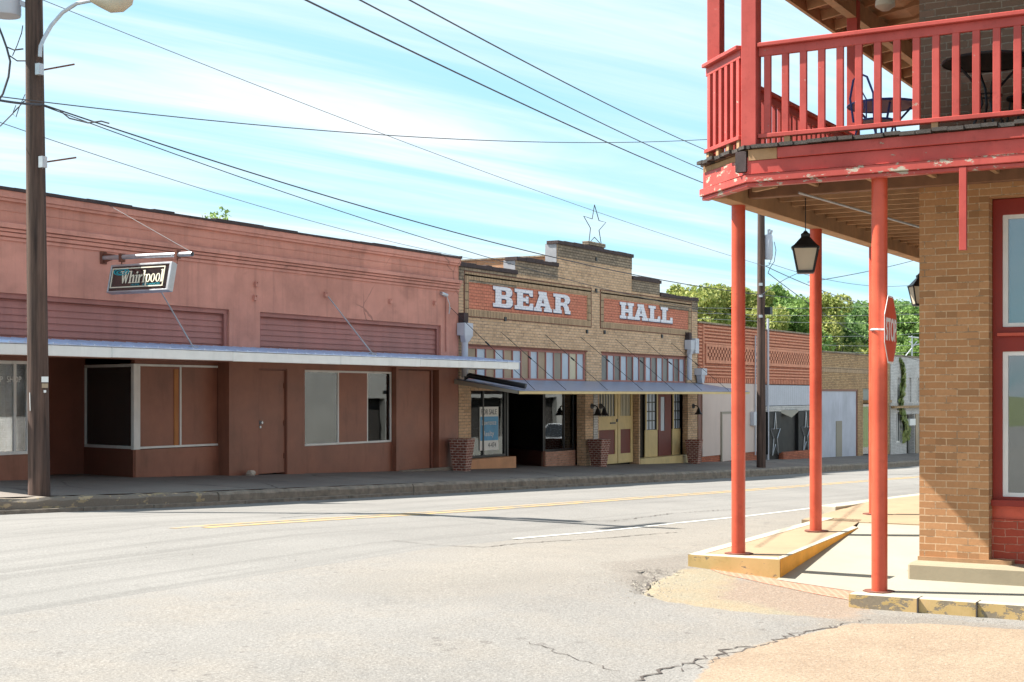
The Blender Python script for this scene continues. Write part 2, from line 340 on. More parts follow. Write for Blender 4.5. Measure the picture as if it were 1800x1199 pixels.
def streetmat():
    t = NT('side_street_asphalt'); S = []
    for nm in ('mask_a', 'mask_b'):
        a = t.n.new('ShaderNodeAttribute'); a.attribute_name = nm; sp = t.n.new('ShaderNodeSeparateXYZ'); t.l.new(a.outputs['Color'], sp.inputs[0]); S += [sp.outputs[k] for k in range(3)]
    ed = t.noise(7, 8, .75); edf = t.ramp(ed, .3, .7, -.32, .32)
    def mk(m, k=1, soft=.12):
        v = t.math('ADD', m, t.math('MULTIPLY', edf, k)); return t.math('MULTIPLY', t.ramp(v, .5-soft, .5+soft), t.ramp(m, .02, .12))
    big = t.noise(.35, 6, .6); c = t.mix(t.ramp(big, .35, .65), (.197, .187, .174, 1), (.23, .22, .206, 1))
    c = t.mix(t.ramp(t.noise(.8, 7, .7), .45, .65, 0, .55), c, (.248, .222, .19, 1))
    c = t.mix(t.math('MULTIPLY', S[4], .75), c, t.mix(t.ramp(t.noise(1.5, 5), .35, .65), (.225,.207,.18,1), (.255,.232,.2,1)))
    c = t.mix(t.ramp(t.noise(1.0, 8, .7, t.mapping((.5, 4, 1))), .55, .75, 0, .22), c, (.165,.155,.145,1))
    v = t.voro(4.2, t.mix(.06, t.mapping((1, 1.3, 1)), t.noise(6, 4, out='Color'))); th = t.ramp(t.noise(.5, 4), .44, .66, .0, .24)
    c = t.mix(t.math('MULTIPLY', t.math('LESS_THAN', v.outputs['Distance'], th), .55), c, (.12,.108,.1,1))
    c = t.mix(t.ramp(t.noise(1.7, 7, .75, t.mapping((1, 1, 1), loc=(4, 9, 0))), .58, .7, 0, .35), c, (.15,.14,.13,1))
    c = t.mix(t.math('MULTIPLY', S[5], .45), c, (.14,.13,.12,1))
    c = t.mix(mk(S[2], 1.2, .3), c, t.mix(t.noise(30, 4, .8), (.09,.08,.07,1), (.30,.27,.235,1)))
    c = t.mix(mk(S[0]), c, t.mix(t.ramp(t.noise(2, 6, .7), .4, .6), (.29,.232,.15,1), (.27,.235,.165,1)))
    c = t.mix(mk(S[1], 1.4, .35), c, t.mix(t.noise(22, 5, .8), (.15,.11,.085,1), (.36,.275,.205,1)))
    ap = mk(S[3]); c = t.mix(ap, c, t.mix(t.ramp(t.noise(1.2, 7, .7), .4, .62), (.26,.19,.13,1), (.30,.228,.158,1)))
    fine = t.noise(42, 4, .75); f2 = t.noise(120, 3, .7); vv = t.voro(55)
    c = t.mix(t.ramp(fine, .36, .5, .45, 0), c, (.08,.073,.066,1)); c = t.mix(t.ramp(fine, .55, .68, 0, .45), c, (.42,.40,.37,1)); c = t.mix(t.ramp(f2, .3, .7, .25, 0), c, (.1,.09,.085,1))
    h = t.math('ADD', t.math('ADD', fine, t.math('MULTIPLY', vv.outputs['Distance'], .6)), t.math('MULTIPLY', t.noise(3, 5), 2))
    return t.fin(c, .92, t.bump(h, .6, .008), 0, .2)
M['asph2'] = streetmat()
M['shoulder'] = asphalt('tan_shoulder', (.205, .19, .168, 1), (.235, .218, .19, 1), .32, 50, tan=(.225,.205,.175,1))
M['apron'] = asphalt('tan_apron', (.245, .185, .13, 1), (.285, .215, .15, 1), .38, 42, tan=(.265,.195,.135,1))
M['gravel'] = asphalt('coarse_gravel', (.17, .155, .14, 1), (.27, .245, .215, 1), .7, 30)
M['pinkgravel'] = asphalt('pinkish_aggregate', (.24, .18, .135, 1), (.29, .225, .17, 1), .5, 34)
M['darkwalk'] = asphalt('dark_far_pavement', (.17, .145, .13, 1), (.24, .21, .185, 1), .22, 60, crack=.6)
M['kerbstone'] = plain('old_kerb_stone', (.24, .20, .16, 1), .9, .35, 5, .7, .02, grime=.3)
M['sand'] = plain('sandy_concrete', (.29, .24, .165, 1), .95, .1, 2.5, .3, .004, grime=.1)
M['sandwalk'] = plain('tan_walk_concrete', (.30, .215, .135, 1), .92, .1, 1.5, .3, .004, grime=.15)
M['palewalk'] = plain('pale_walk_concrete', (.29, .27, .22, 1), .92, .07, 1.5, .2, .003, grime=.1)
M['crackm'] = plain('crack_fill', (.075, .062, .055, 1), .95, .3, 12, 0)
M['lineY'] = None; M['lineW'] = None
def paintline(name, col, under, amt):
    t = NT(name); n = t.noise(5, 8, .75, t.mapping((.6, 3, 1))); f = t.ramp(n, amt, amt+.08); c = t.mix(f, col, under)
    return t.fin(c, .8, t.bump(t.noise(45, 3), .4, .004), 0, .2)
M['lineY'] = paintline('faded_yellow_line', (.40, .27, .11, 1), (.23, .21, .185, 1), .47)
M['lineW'] = paintline('faded_white_line', (.46, .45, .42, 1), (.25, .235, .21, 1), .58)
M['patch'] = asphalt('asphalt_seam', (.185, .18, .172, 1), (.21, .203, .195, 1), .25, 50)
def tactile():
    t = NT('brick_ramp_paving'); m = t.mapping((1,1,1), (0, 0, R(20)))
    n = t.n.new('ShaderNodeTexBrick'); t.l.new(m, n.inputs[0]); n.inputs['Scale'].default_value = 1; n.inputs['Brick Width'].default_value = .10
    n.inputs['Row Height'].default_value = .055; n.inputs['Mortar Size'].default_value = .007; n.inputs['Color1'].default_value = (.40,.15,.095,1)
    n.inputs['Color2'].default_value = (.36,.13,.08,1); n.inputs['Mortar'].default_value = (.40,.31,.23,1)
    c = t.mix(t.ramp(t.noise(3, 6), .55, .7, 0, .7), n.outputs[0], (.30,.235,.17,1)); return t.fin(c, .9, t.bump(n.outputs['Fac'], -.5, .006))
M['tactile'] = tactile()
def polemat():
    t = NT('weathered_pole_wood'); v = t.mapping((12, 12, .5)); n = t.noise(1, 8, .7, v); big = t.noise(.9, 4, .6, t.mapping((2, 2, .7)))
    c = t.mix(t.ramp(n, .35, .65), (.035,.025,.022,1), (.15,.095,.075,1)); c = t.mix(t.ramp(big, .45, .65, 0, .6), c, (.07,.05,.045,1))
    return t.fin(c, .85, t.bump(n, .8, .02), 0, .2)
M['polew'] = polemat()
def leafmat(name, a, b, tr=.25):
    t = NT(name); oi = t.n.new('ShaderNodeObjectInfo'); n = t.noise(.55, 5, .65); w = t.n.new('ShaderNodeNewGeometry')
    r = t.math('ADD', t.math('MULTIPLY', n, .7), t.math('MULTIPLY', w.outputs['Random Per Island'], .45))
    c = t.mix(t.ramp(r, .3, .85), a, b); t.fin(c, .6, None, 0, .25)
    tl = t.n.new('ShaderNodeBsdfTranslucent'); t.l.new(c, tl.inputs[0]); mx = t.n.new('ShaderNodeMixShader'); mx.inputs[0].default_value = tr
    t.l.new(t.b.outputs[0], mx.inputs[1]); t.l.new(tl.outputs[0], mx.inputs[2]); t.l.new(mx.outputs[0], t.n['Material Output'].inputs[0]); return t.m
M['leafy'] = leafmat('yellow_green_leaves', (.15, .22, .045, 1), (.50, .49, .17, 1), .35)
M['leafg'] = leafmat('green_leaves', (.07, .16, .035, 1), (.30, .42, .12, 1), .3)
M['leafd'] = leafmat('deep_green_leaves', (.06, .14, .04, 1), (.27, .39, .14, 1), .3)
M['bark'] = plain('grey_bark', (.12, .09, .07, 1), .9, .3, 6, .5, .02)
M['ivy'] = leafmat('ivy_leaves', (.10, .17, .04, 1), (.32, .34, .12, 1), .2)
M['grass'] = plain('dry_grass_ground', (.13, .15, .06, 1), .95, .3, .6, .4, .02)
# ------------------------------------------------------------------ ground
def draped(name, polyg, mat, lift, step=.5, zf=zr, kind='structure', big=False):
    bm = bmesh.new(); vs = [bm.verts.new((p[0], p[1], 0)) for p in polyg]; bm.faces.new(vs)
    x0 = min(p[0] for p in polyg); x1 = max(p[0] for p in polyg); y0 = min(p[1] for p in polyg); y1 = max(p[1] for p in polyg)
    def cuts(a, b, knots):
        r = set(k for k in knots if a < k < b)
        if not big:
            k = math.ceil(a/step)*step
            while k < b: r.add(round(k, 4)); k += step
        return sorted(r)
    for x in cuts(x0, x1, [k[0] for k in GP]):
        bmesh.ops.bisect_plane(bm, geom=bm.verts[:]+bm.edges[:]+bm.faces[:], plane_co=(x,0,0), plane_no=(1,0,0))
    for y in cuts(y0, y1, [k[0] for k in CP]):
        bmesh.ops.bisect_plane(bm, geom=bm.verts[:]+bm.edges[:]+bm.faces[:], plane_co=(0,y,0), plane_no=(0,1,0))
    for v in bm.verts: v.co.z = zf(v.co.x, v.co.y)+lift
    bmesh.ops.triangulate(bm, faces=bm.faces)
    for f in bm.faces:
        if f.normal.z < 0: f.normal_flip()
    me = bpy.data.meshes.new(name); bm.to_mesh(me); bm.free(); me.materials.append(mat)
    o = bpy.data.objects.new(name, me); COL.objects.link(o); o['kind'] = kind; return o
def rough(pts, amp, seg, seed=1, closed=True):
    rnd = random.Random(seed); out = []
    n = len(pts)
    for i in range(n if closed else n-1):
        a = Vector(pts[i]); b = Vector(pts[(i+1) % n]); L = (b-a).length; k = max(1, int(L/seg)); nn = Vector((-(b-a).y, (b-a).x)).normalized() if L else Vector((0,0))
        for j in range(k):
            p = a+(b-a)*(j/k); 
            if j: p = p+nn*rnd.uniform(-amp, amp)
            out.append((p.x, p.y))
    if not closed: out.append(tuple(pts[-1]))
    return out
def ribbon(name, pts, w, mat, lift, step=.5):
    L = []; Rr = []
    for i, p in enumerate(pts):
        a = Vector(pts[max(i-1, 0)]); b = Vector(pts[min(i+1, len(pts)-1)]); d = (b-a).normalized(); n = Vector((-d.y, d.x)); ww = w[i] if isinstance(w, list) else w
        L.append(Vector(p)+n*ww/2); Rr.append(Vector(p)-n*ww/2)
    m = MB()
    for i in range(len(pts)-1):
        m.poly([(q.x, q.y, zr(q.x, q.y)+lift) for q in (L[i], L[i+1], Rr[i+1], Rr[i])])
    o = m.build(name, mat); o['kind'] = 'structure'; return o
# terrain to the horizon
def zt(x, y):
    z = zr(x, max(-30, min(y, 18)))-.35
    if y > 30:  z += min(9, (y-30)*.085)*max(0, min(1, (x-20)/60))
    return z
m = MB(); gx = [-1200,-600,-300,-150,-80,-40,-20,0,20,40,60,80,100,130,170,220,300,450,700,1200,2400]; gy = [-1200,-600,-300,-100,-50,-30,0,18,30,45,60,80,110,150,200,300,500,900,2000]
for i in range(len(gx)-1):
    for j in range(len(gy)-1):
        m.poly([(x, y, zt(x, y)) for x, y in ((gx[i],gy[j]),(gx[i+1],gy[j]),(gx[i+1],gy[j+1]),(gx[i],gy[j+1]))])
tag(m.build('ground', M['grass']), kind='structure')
import numpy as np
def pdist(px_, py_, poly_, closed=True):
    """signed distance (negative inside) of point arrays to a polygon"""
    d = np.full(px_.shape, 1e9); ins = np.zeros(px_.shape, bool); n = len(poly_)
    for i in range(n if closed else n-1):
        ax, ay = poly_[i]; bx, by = poly_[(i+1) % n]; dx, dy = bx-ax, by-ay; L = dx*dx+dy*dy+1e-12
        t = np.clip(((px_-ax)*dx+(py_-ay)*dy)/L, 0, 1); d = np.minimum(d, np.hypot(px_-ax-t*dx, py_-ay-t*dy))
        if closed and ay != by:
            c = ((ay > py_) != (by > py_)) & (px_ < (bx-ax)*(py_-ay)/(by-ay)+ax); ins ^= c
    return np.where(ins, -d, d) if closed else d
def ss(d, w): return np.clip(.5-d/(2*w), 0, 1)
P_ = lambda *q: [GR(*k) for k in q]
def side_street_mesh():
    xs_ = sorted(set([-40,-20,-10,0,3]+[round(5+.09*i, 3) for i in range(156)]+[22+i for i in range(0, 118, 2)]+[140])); xs_ = [x for x in xs_]
    ys_ = sorted(set([-30,-20,-12,-8,-5,-3]+[round(-1.5+.09*i, 3) for i in range(118)]+[9.1]))
    X, Y = np.meshgrid(xs_, ys_, indexing='ij'); Z = np.array([[zr(x, y) for y in ys_] for x in xs_])
    sand = ss(pdist(X, Y, P_((1205,1000),(1290,1003),(1300,1026),(1340,1046),(1480,1086),(1330,1079),(1220,1066),(1160,1056),(1132,1046),(1140,1025),(1165,1012))), .10)
    agg = ss(pdist(X, Y, P_((1290,1020),(1400,1026),(1530,1032),(1530,1072),(1500,1090),(1400,1080),(1330,1064),(1255,1052))), .16)
    grav = np.maximum(ss(pdist(X, Y, P_((1060,990),(1130,984),(1215,972),(1225,1014),(1180,1014),(1150,1042),(1125,1042),(1090,1022))), .16), ss(pdist(X, Y, P_((1500,1080),(1640,1088),(1800,1103),(1950,1112),(1950,1124),(1650,1108),(1480,1104),(1400,1108))), .10))
    apron = ss(pdist(X, Y, P_((1195,1230),(1250,1165),(1340,1134),(1430,1113),(1500,1098),(1640,1099),(1820,1110),(1990,1120),(1990,1300),(1195,1300))), .07)
    sh = ss(pdist(X, Y, [(140,9.0),(140,5.5),(15,5.5),(13.4,5.6),(12.2,6.4),(11.0,7.3),(11.0,8.0),(12.5,8.5),(14.5,8.9),(17.5,9.0)]), .6)
    dark = ss(pdist(X, Y, P_((640,1025),(760,1010),(980,1000),(1090,1010),(1060,1035),(900,1050),(720,1045))), .7)*.6
    hole = ss(pdist(X, Y, P_((1120,1004),(1165,1001),(1208,1008),(1170,1013),(1150,1022),(1135,1040),(1128,1046),(1118,1030),(1135,1012))), .06)
    Z = Z-.035*hole*(1+.4*np.sin(X*31)*np.sin(Y*27))+.008*apron
    m = MB(); ny = len(ys_)
    m.v = [(float(a), float(b), float(c)) for a, b, c in zip(X.ravel(), Y.ravel(), Z.ravel())]
    for i in range(len(xs_)-1):
        for j in range(ny-1):
            if xs_[i] > 19 and ys_[j] < 4.9: continue
            k = i*ny+j; m.f.append((k, k+ny, k+ny+1, k+1))
    o = m.build('side_street', M['asph2'], fix=False, smooth=False); o['kind'] = 'structure'
    for nm, chans in (('mask_a', (sand, agg, grav)), ('mask_b', (apron, sh, np.maximum(dark, hole)))):
        at = o.data.attributes.new(nm, 'FLOAT_COLOR', 'POINT'); arr = np.ones((X.size, 4), dtype=np.float32)
        for c in range(3): arr[:, c] = chans[c].ravel()
        at.data.foreach_set('color', arr.ravel())
side_street_mesh()
draped('road', [(-40,18.2),(140,18.2),(140,8.9),(-40,8.9)], M['asph'], -.004, 1)
# lines
yl = [(XY(px, 12.5), 12.5) for px in (330, 1700)]
def line(name, x0, x1, y, w, mat, n=60):
    m = MB()
    for i in range(n):
        a = x0+(x1-x0)*i/n; b = x0+(x1-x0)*(i+1)/n
        m.poly([(a,y-w/2,zr(a,y-w/2)+.0),(b,y-w/2,zr(b,y-w/2)+.0),(b,y+w/2,zr(b,y+w/2)+.0),(a,y+w/2,zr(a,y+w/2)+.0)])
    return tag(m.build(name, mat), kind='structure')
line('centre_line', 13.6, 130, 12.62, .15, M['lineY'], 200); line('centre_line', 13.9, 130, 12.36, .15, M['lineY'], 200)
pts = [GR(px, py) for px, py in ((905,948),(960,943),(1030,937),(1100,930),(1180,921),(1310,908),(1400,897),(1500,884),(1600,872))]
pts += [(60, 9.2), (130, 9.2)]
ex = []
for a, b in zip(pts, pts[1:]):
    k = max(1, int((b[0]-a[0])/1.0)); ex += [(a[0]+(b[0]-a[0])*j/k, a[1]+(b[1]-a[1])*j/k) for j in range(k)]
ribbon('edge_line', ex, .10, M['lineW'], .005)
def crackline(pxs, w, seed, mat='crackm', amp=.03, lift=.005, seg=.08, name='crack'):
    rnd = random.Random(seed); p = rough([GR(*q) for q in pxs], amp, seg, seed, False)
    return ribbon(name, p, [w*rnd.uniform(.15, 1.0) for _ in p], M[mat], lift)
crackline([(690,950),(760,958),(850,963),(920,955),(1060,947),(1190,936)], .03, 3, amp=.02)
crackline([(1000,915),(1080,916),(1180,903),(1320,893)], .03, 5, amp=.03)
crackline([(930,1130),(1010,1160),(1090,1182)], .014, 14, 'crackm', .05, seg=.06)
# cracks round the apron and the hole at the kerb corner
crackline([(1115,1199),(1200,1168),(1290,1143),(1340,1137),(1400,1115),(1470,1103)], .035, 21, amp=.05, lift=.006, seg=.07)
crackline([(1200,1182),(1290,1150),(1385,1128),(1440,1108),(1530,1090)], .018, 22, amp=.05, lift=.006, seg=.07)
crackline([(1098,1005),(1145,1002),(1200,1009)], .035, 31, amp=.03, lift=.004, seg=.06)
crackline([(1158,1014),(1140,1028),(1128,1040),(1148,1050)], .03, 32, amp=.03, lift=.004, seg=.06)
rn_ = random.Random(12); pb_ = MB()
for i in range(520):
    if i < 300: c = GR(rn_.gauss(1140, 50), rn_.gauss(1025, 22))
    elif i < 420: c = GR(rn_.uniform(1380, 1800), rn_.gauss(1096, 8))
    else: c = GR(rn_.uniform(100, 1500), rn_.uniform(960, 1190))
    q = rn_.uniform(.004, .012)*(1 if i < 420 else .8); z = zr(c[0], c[1]); a = rn_.uniform(0, 3)
    pts_ = [(c[0]+q*rn_.uniform(.6,1.4)*cos(a+k*pi/2.5), c[1]+q*rn_.uniform(.6,1.4)*sin(a+k*pi/2.5), z-.002) for k in range(5)]
    top_ = (c[0], c[1], z+q*.9)
    for k in range(5): pb_.poly([pts_[k], pts_[(k+1) % 5], top_])
o = pb_.build('loose_gravel', M['gravelstone'], fix=False); tag(o, 'loose gravel scattered over the side street and by the kerbs', 'gravel', kind='stuff')
# ------------------------------------------------------------------ near pavement and kerbs
ZW = .07
def solid(name, pts, z0, tops, mat, kind='structure', bevel=0):
    """pts footprint, tops per-vertex top height"""
    m = MB(); n = len(pts); b = [(p[0], p[1], z0) for p in pts]; t = [(p[0], p[1], h) for p, h in zip(pts, tops)]
    m.poly(t)
    for i in range(n): j = (i+1) % n; m.poly([b[i], b[j], t[j], t[i]])
    return tag(m.build(name, mat, bevel=bevel), kind=kind)
def zk(x): return EYE-1.69+.012*(min(x, 22)-14.8)-.03*max(0, x-22)
# island with the post, kerb faces
C1 = PS(1213, 974, 166); C2 = PS(1371, 984, 171); C3 = PS(1508, 934, 141.5)
xf = C1.x; zt1 = zk(14.6)
A0 = (C1.x, 6.12); A1 = (C2.x, C2.y); A2 = (C3.x, C3.y)
print('island', A0, A1, A2)
def zp(p): return zk(p[0])
isl = [(A0[0]+.14, A0[1]-.14), (A1[0]+.15, A1[1]+.07), (A2[0]+.1, A2[1]+.1), (19.0, 5.6), (19.0, 5.98)]
solid('sidewalk', isl, -.6, [zp(p)-.004 for p in isl], M['sandwalk'])
kf = [A0, A1, (A1[0]+.15, A1[1]+.07), (A0[0]+.14, A0[1]-.14)]
solid('kerb', kf, -.6, [zp(p) for p in kf], M['kerbtop'], bevel=.012)
ks = [A1, A2, (A2[0]+.12, A2[1]+.1), (A1[0]+.15, A1[1]+.07)]
solid('kerb', ks, -.6, [zp(p) for p in ks], M['kerbtop'])
kl = [(A0[0]+.0, A0[1]), (A0[0]+.14, A0[1]-.14), (19.0, 5.98), (19.0, 6.12)]
solid('kerb', kl, -.6, [zp(p) for p in kl], M['kerbtop'])
# painted faces, 3 mm proud
def face(name, p, q, z0a, z0b, z1a, z1b, mat, off=.003):
    p, q = Vector(p), Vector(q); d = (q-p).normalized(); n = Vector((d.y, -d.x))*off
    if n.dot(Vector((-1,-1))) < 0: n = -n
    m = MB()
    k = 12
    for i in range(k):
        a, b = i/k, (i+1)/k
        pa, pb = p+(q-p)*a+n, p+(q-p)*b+n
        j = lambda t: .004*sin(37*t)
        m.poly([(pa.x,pa.y,z0a+(z0b-z0a)*a),(pb.x,pb.y,z0a+(z0b-z0a)*b),(pb.x,pb.y,z1a+(z1b-z1a)*b-.004-abs(j(b))),(pa.x,pa.y,z1a+(z1b-z1a)*a-.004-abs(j(a)))])
    return tag(m.build(name, mat), kind='structure')
face('kerb_paint', A0, A1, -.25, -.25, zp(A0), zp(A1), M['yellowdim'])
face('kerb_paint', A1, A2, -.25, zp(A2)-.02, zp(A1), zp(A2), M['yellow'])
# main pavement beyond and beside the wall
zB = EYE-1.62
ramp = [(14.1, 4.0), (14.1, 5.0), (14.75, 5.12), A2, (18.6, 5.6), (18.6, 3.8), (14.9, 3.8)]
def zramp(p): return interp([(14.0, zr(14.0, 4.6)+.012), (14.3, zr(14,4.6)+.02), (18.0, zk(18)-.006), (30, zk(18))], p[0])
m = MB(); 
us = [14.35+.33*i for i in range(14)]
for i in range(len(us)-1):
    a, b = us[i], us[i+1]
    ya = interp([(14.0, 5.05), (A1[0], A1[1]-.0), (A2[0], A2[1]), (19, 5.6)], a)+.02; yb = interp([(14.0, 5.05), (A1[0], A1[1]), (A2[0], A2[1]), (19, 5.6)], b)+.02
    zq = lambda x, y: (zr(14.35, y)+.008)*(1-min(1, max(0, (x-14.35)/3.7)))+(zk(18)-.006)*min(1, max(0, (x-14.35)/3.7))
    for k in range(8):
        u0, u1 = k/8, (k+1)/8; m.poly([(x_, 3.5+(ye-3.5)*u, zq(x_, 3.5+(ye-3.5)*u)) for x_, ye, u in ((a,ya,u0),(b,yb,u0),(b,yb,u1),(a,ya,u1))])
tag(m.build('sidewalk', M['palewalk']), kind='structure')
# brick paving at the foot of the ramp
tp = [(14.57,6.0),(14.57,5.13),(14.36,5.06),(14.36,3.95),(13.72,4.05),(13.8,4.6),(13.95,5.1),(14.2,5.65)]
draped('ramp_paving', rough(tp, .015, .15, 9), M['tactile'], .004, .5)
sw = [(18.6, 3.5), (60, 3.5), (60, 6.1), (20.2, 6.45), (19.0, 6.12), (18.6, 5.6)]
m = MB()
for a in range(0, 14):
    x0 = 18.63+a*1.5; x1 = x0+1.5
    m.box(x0+.004, x1-.004, 3.5, 5.4, -1.6, 0); 
    for k in range(4, 8): 
        v = m.v[-8+k]; m.v[-8+k] = (v[0], v[1], zk(v[0]))
    m.box(x0+.004, x1-.004, 5.408, 6.3, -1.6, 0)
    for k in range(4, 8):
        v = m.v[-8+k]; m.v[-8+k] = (v[0], v[1], zk(v[0])-.004)
tag(m.build('sidewalk', M['sandwalk'], fix=False), kind='structure')
k2 = [(20.3, 6.36), (20.4, 6.62), (50, 6.62), (50, 6.303), (20.5, 6.303)]
solid('kerb', k2, -2, [zk(p[0])+.035 for p in k2], M['kerbtop'], bevel=.01)
# side street pavement in front of the shop: kerb A
KX = 13.33
zA = EYE-1.845
solid('sidewalk', [(KX+.16, -12), (15.4, -12), (15.4, 4.0), (14.0, 4.0), (KX+.16, 4.06)], -.6, [zA-.004, zA+.03, zA+.03, zA, zA-.004], M['palewalk'])
solid('kerb', [(KX, -12), (KX+.16, -12), (KX+.16, 4.06), (KX+.02, 4.06)], -.6, [zA]*4, M['kerbtop'], bevel=.015)
M['kerbworn'] = peeling('flaking_yellow_kerb', (.48, .33, .12, 1), (.27, .215, .15, 1), .50, .85, scale=4)
face('kerb_paint', (KX, -12), (KX+.02, 4.06), -.3, -.3, zA, zA, M['kerbworn'])
for yy in (2.9, 3.42): crack = MB().box(KX-.012, KX+.165, yy-.006, yy+.006, -.2, zA+.002).build('crack', M['crackm']); crack['kind'] = 'structure'
# far pavement
def zs(x, y): return interp(GP, x)+interp([(18, .10), (21.2, .24), (24, .26)], y)
far = MB()
xs = [-40+i*1.0 for i in range(181)]; rnd = random.Random(5)
for i in range(len(xs)-1):
    for (ya, yb) in ((18.28, 19.6), (19.6, 21.2), (21.2, 24)):
        far.poly([(xs[i],ya,zs(xs[i],ya)),(xs[i+1],ya,zs(xs[i+1],ya)),(xs[i+1],yb,zs(xs[i+1],yb)),(xs[i],yb,zs(xs[i],yb))])
tag(far.build('sidewalk', M['darkwalk']), kind='structure')
def kerbrun(name, x0, x1, mat, step=.25, top=0, y0=18.0, y1=18.28, amp=.02, zoff=-.4, seed=1):
    rnd = random.Random(seed); m = MB(); n = int((x1-x0)/step); row = []
    for i in range(n+1):
        x = x0+(x1-x0)*i/n; a = rnd.uniform(-amp, amp); t = zs(x, 18)+top+rnd.uniform(-amp, amp)*.35
        row.append([(x, y0+a, zr(x,18)+zoff), (x, y0+a+rnd.uniform(-.01,.01), t-.05), (x, y0+a+.03+abs(rnd.uniform(0,amp)), t), (x, y1+.02, t+.003), (x, y1+.02, zr(x,18)+zoff)])
    for a, b in zip(row, row[1:]):
        for k in range(4): m.poly([a[k], a[k+1], b[k+1], b[k]])
    m.poly(row[0]); m.poly(row[-1][::-1])
    return tag(m.build(name, mat), kind='structure')
M['oldyellow'] = peeling('nearly_worn_off_yellow', (.40, .31, .16, 1), (.24, .2, .16, 1), .42, .9, scale=3)
kerbrun('kerb', -40, 20.6, M['oldyellow'], seed=2, amp=.035); kerbrun('kerb', 20.62, 27, M['kerbstone'], top=.0, seed=3)
kerbrun('kerb', 27.02, 60, M['kerbstone'], seed=4, amp=.035, top=.01); kerbrun('kerb', 60.02, 140, M['kerbstone'], step=1, seed=5)
# gutter step below the kerb
m = MB()
for i in range(120):
    a = 14+i*.8; b = a+.79; j = rnd.uniform(-.02, .02)
    m.box(a, b, 17.86+j, 18.0, zr(a,18)-.3, 0)
    for k in range(4, 8): v = m.v[-8+k]; m.v[-8+k] = (v[0], v[1], zr(v[0],18)+.06)
tag(m.build('gutter_stone', M['kerbstone'], fix=False), kind='structure')
# ------------------------------------------------------------------ maroon shop building
YF = 21.2; YW = 21.52
ZT = EYE+3.73
def fx(px, Y=YF): return XY(px, Y)
XE = XY(806, YF)
mb_ = thing('shop_building', 'long single storey shop with rose stucco upper wall, brown painted shopfronts and flat white canopy', 'building', (20, 21.2, 0))
# parts use world coordinates, so keep the empty's offset undone
def par(o, root):
    o.parent = root; o.matrix_parent_inverse = root.matrix_basis.inverted() if root.type == 'EMPTY' else Matrix.Identity(4); return o
def part(mb, name, mat, root, bevel=0, smooth=False, label=None, fix=True):
    o = mb.build(name, mat, None, bevel, smooth, fix)
    if root:
        o.parent = root
        w = root.matrix_world if False else None
        # accumulate parents' basis
        Mx = Matrix.Identity(4); p = root
        chain = []
        while p: chain.append(p); p = p.parent
        for q in reversed(chain): Mx = Mx @ q.matrix_parent_inverse @ q.matrix_basis
        o.matrix_parent_inverse = Mx.inverted()
    if label: o['label'] = label
    return o
def adopt(o, root):
    Mx = Matrix.Identity(4); p = root; chain = []
    while p: chain.append(p); p = p.parent
    for q in reversed(chain): Mx = Mx @ q.matrix_parent_inverse @ q.matrix_basis
    o.parent = root; o.matrix_parent_inverse = Mx.inverted(); return o
XL = 16.1; ZP = EYE+1.84; ZPb = 2.74
c1 = (XL+.4, fx(403), ZPb, ZP); c2 = (fx(457), fx(775), ZPb, ZP)
ztop = EYE+.70
h1 = (XL+.4, fx(403), -1, ztop); h2 = (fx(536), fx(697), -1, ztop); h3 = (fx(701), fx(772), -1, ztop-.05)
hd = (fx(455), fx(505), -1, ztop-.12)
up = MB().wall(XL, XE, ztop+.02, EYE+2.79, YF, YF+.35, [c1, c2])
part(up, 'upper_wall', M['stucco'], mb_)
lo = MB().wall(XL, XE, -1, ztop+.02, YF+.003, YF+.33, [h1, h2, h3, hd])
part(lo, 'shopfront_wall', M['brown'], mb_)
part(MB().box(XL, XE, YF-.0, YF+.35, EYE+2.79, ZT-.02), 'parapet', M['stucco'], mb_)
co = MB()
for (a, b, d) in ((2.79,2.85,.03),(2.865,2.935,.06),(2.945,3.0,.09),(3.01,3.10,.13),(3.32,3.335,.012),(3.50,3.56,.06),(3.56,3.69,.085)): co.box(XL, XE, YF-d, YF-.0005, EYE+a, EYE+b)
part(co, 'cornice', M['moulding'], mb_, bevel=.012)
rnd = random.Random(11); cp = MB(); x = XL
while x < XE:
    w = rnd.uniform(.5, 1.6); h = rnd.uniform(.0, .035); cp.box(x, min(x+w, XE+.02), YF-.11, YF+.38, ZT-.04, ZT+h); x += w+.003
part(cp, 'coping', M['coping'], mb_)
part(MB().box(XL, XL+.3, YF+.35, 42, -1, ZT-.3).box(XE-.3, XE-.001, YF+.35, 42, -1, ZT-.05).box(XL, XE, 42, 42.3, -1, ZT-.5), 'side_wall', M['stucco'], mb_)
part(MB().box(XL+.3, XE-.3, YF+.36, 42, ZT-.9, ZT-.7), 'roof', M['coping'], mb_)
for c in (c1, c2):
    b = MB(); z = c[2]; k = 0
    while z < c[3]-.05:
        t = min(z+.125, c[3]-.09); b.prism([(c[0]+.06, YF+.13, z), (c[0]+.06, YF+.105, z), (c[0]+.06, YF+.128, t), (c[0]+.06, YF+.15, t)], (c[1]-c[0]-.12, 0, 0)); z = t
        if t >= c[3]-.09: break
    b.box(c[0], c[1], YF+.16, YF+.3, c[2], c[3])
    part(b, 'clapboard_panel', M['clap'], mb_)
    f = MB().box(c[0]+.001, c[1]-.001, YF+.05, YF+.11, c[3]-.09, c[3]-.001).box(c[0]+.001, c[0]+.07, YF+.05, YF+.11, c[2], c[3]-.09).box(c[1]-.10, c[1]-.001, YF+.05, YF+.11, c[2], c[3]-.09)
    part(f, 'panel_frame', M['clap'], mb_, bevel=.004)
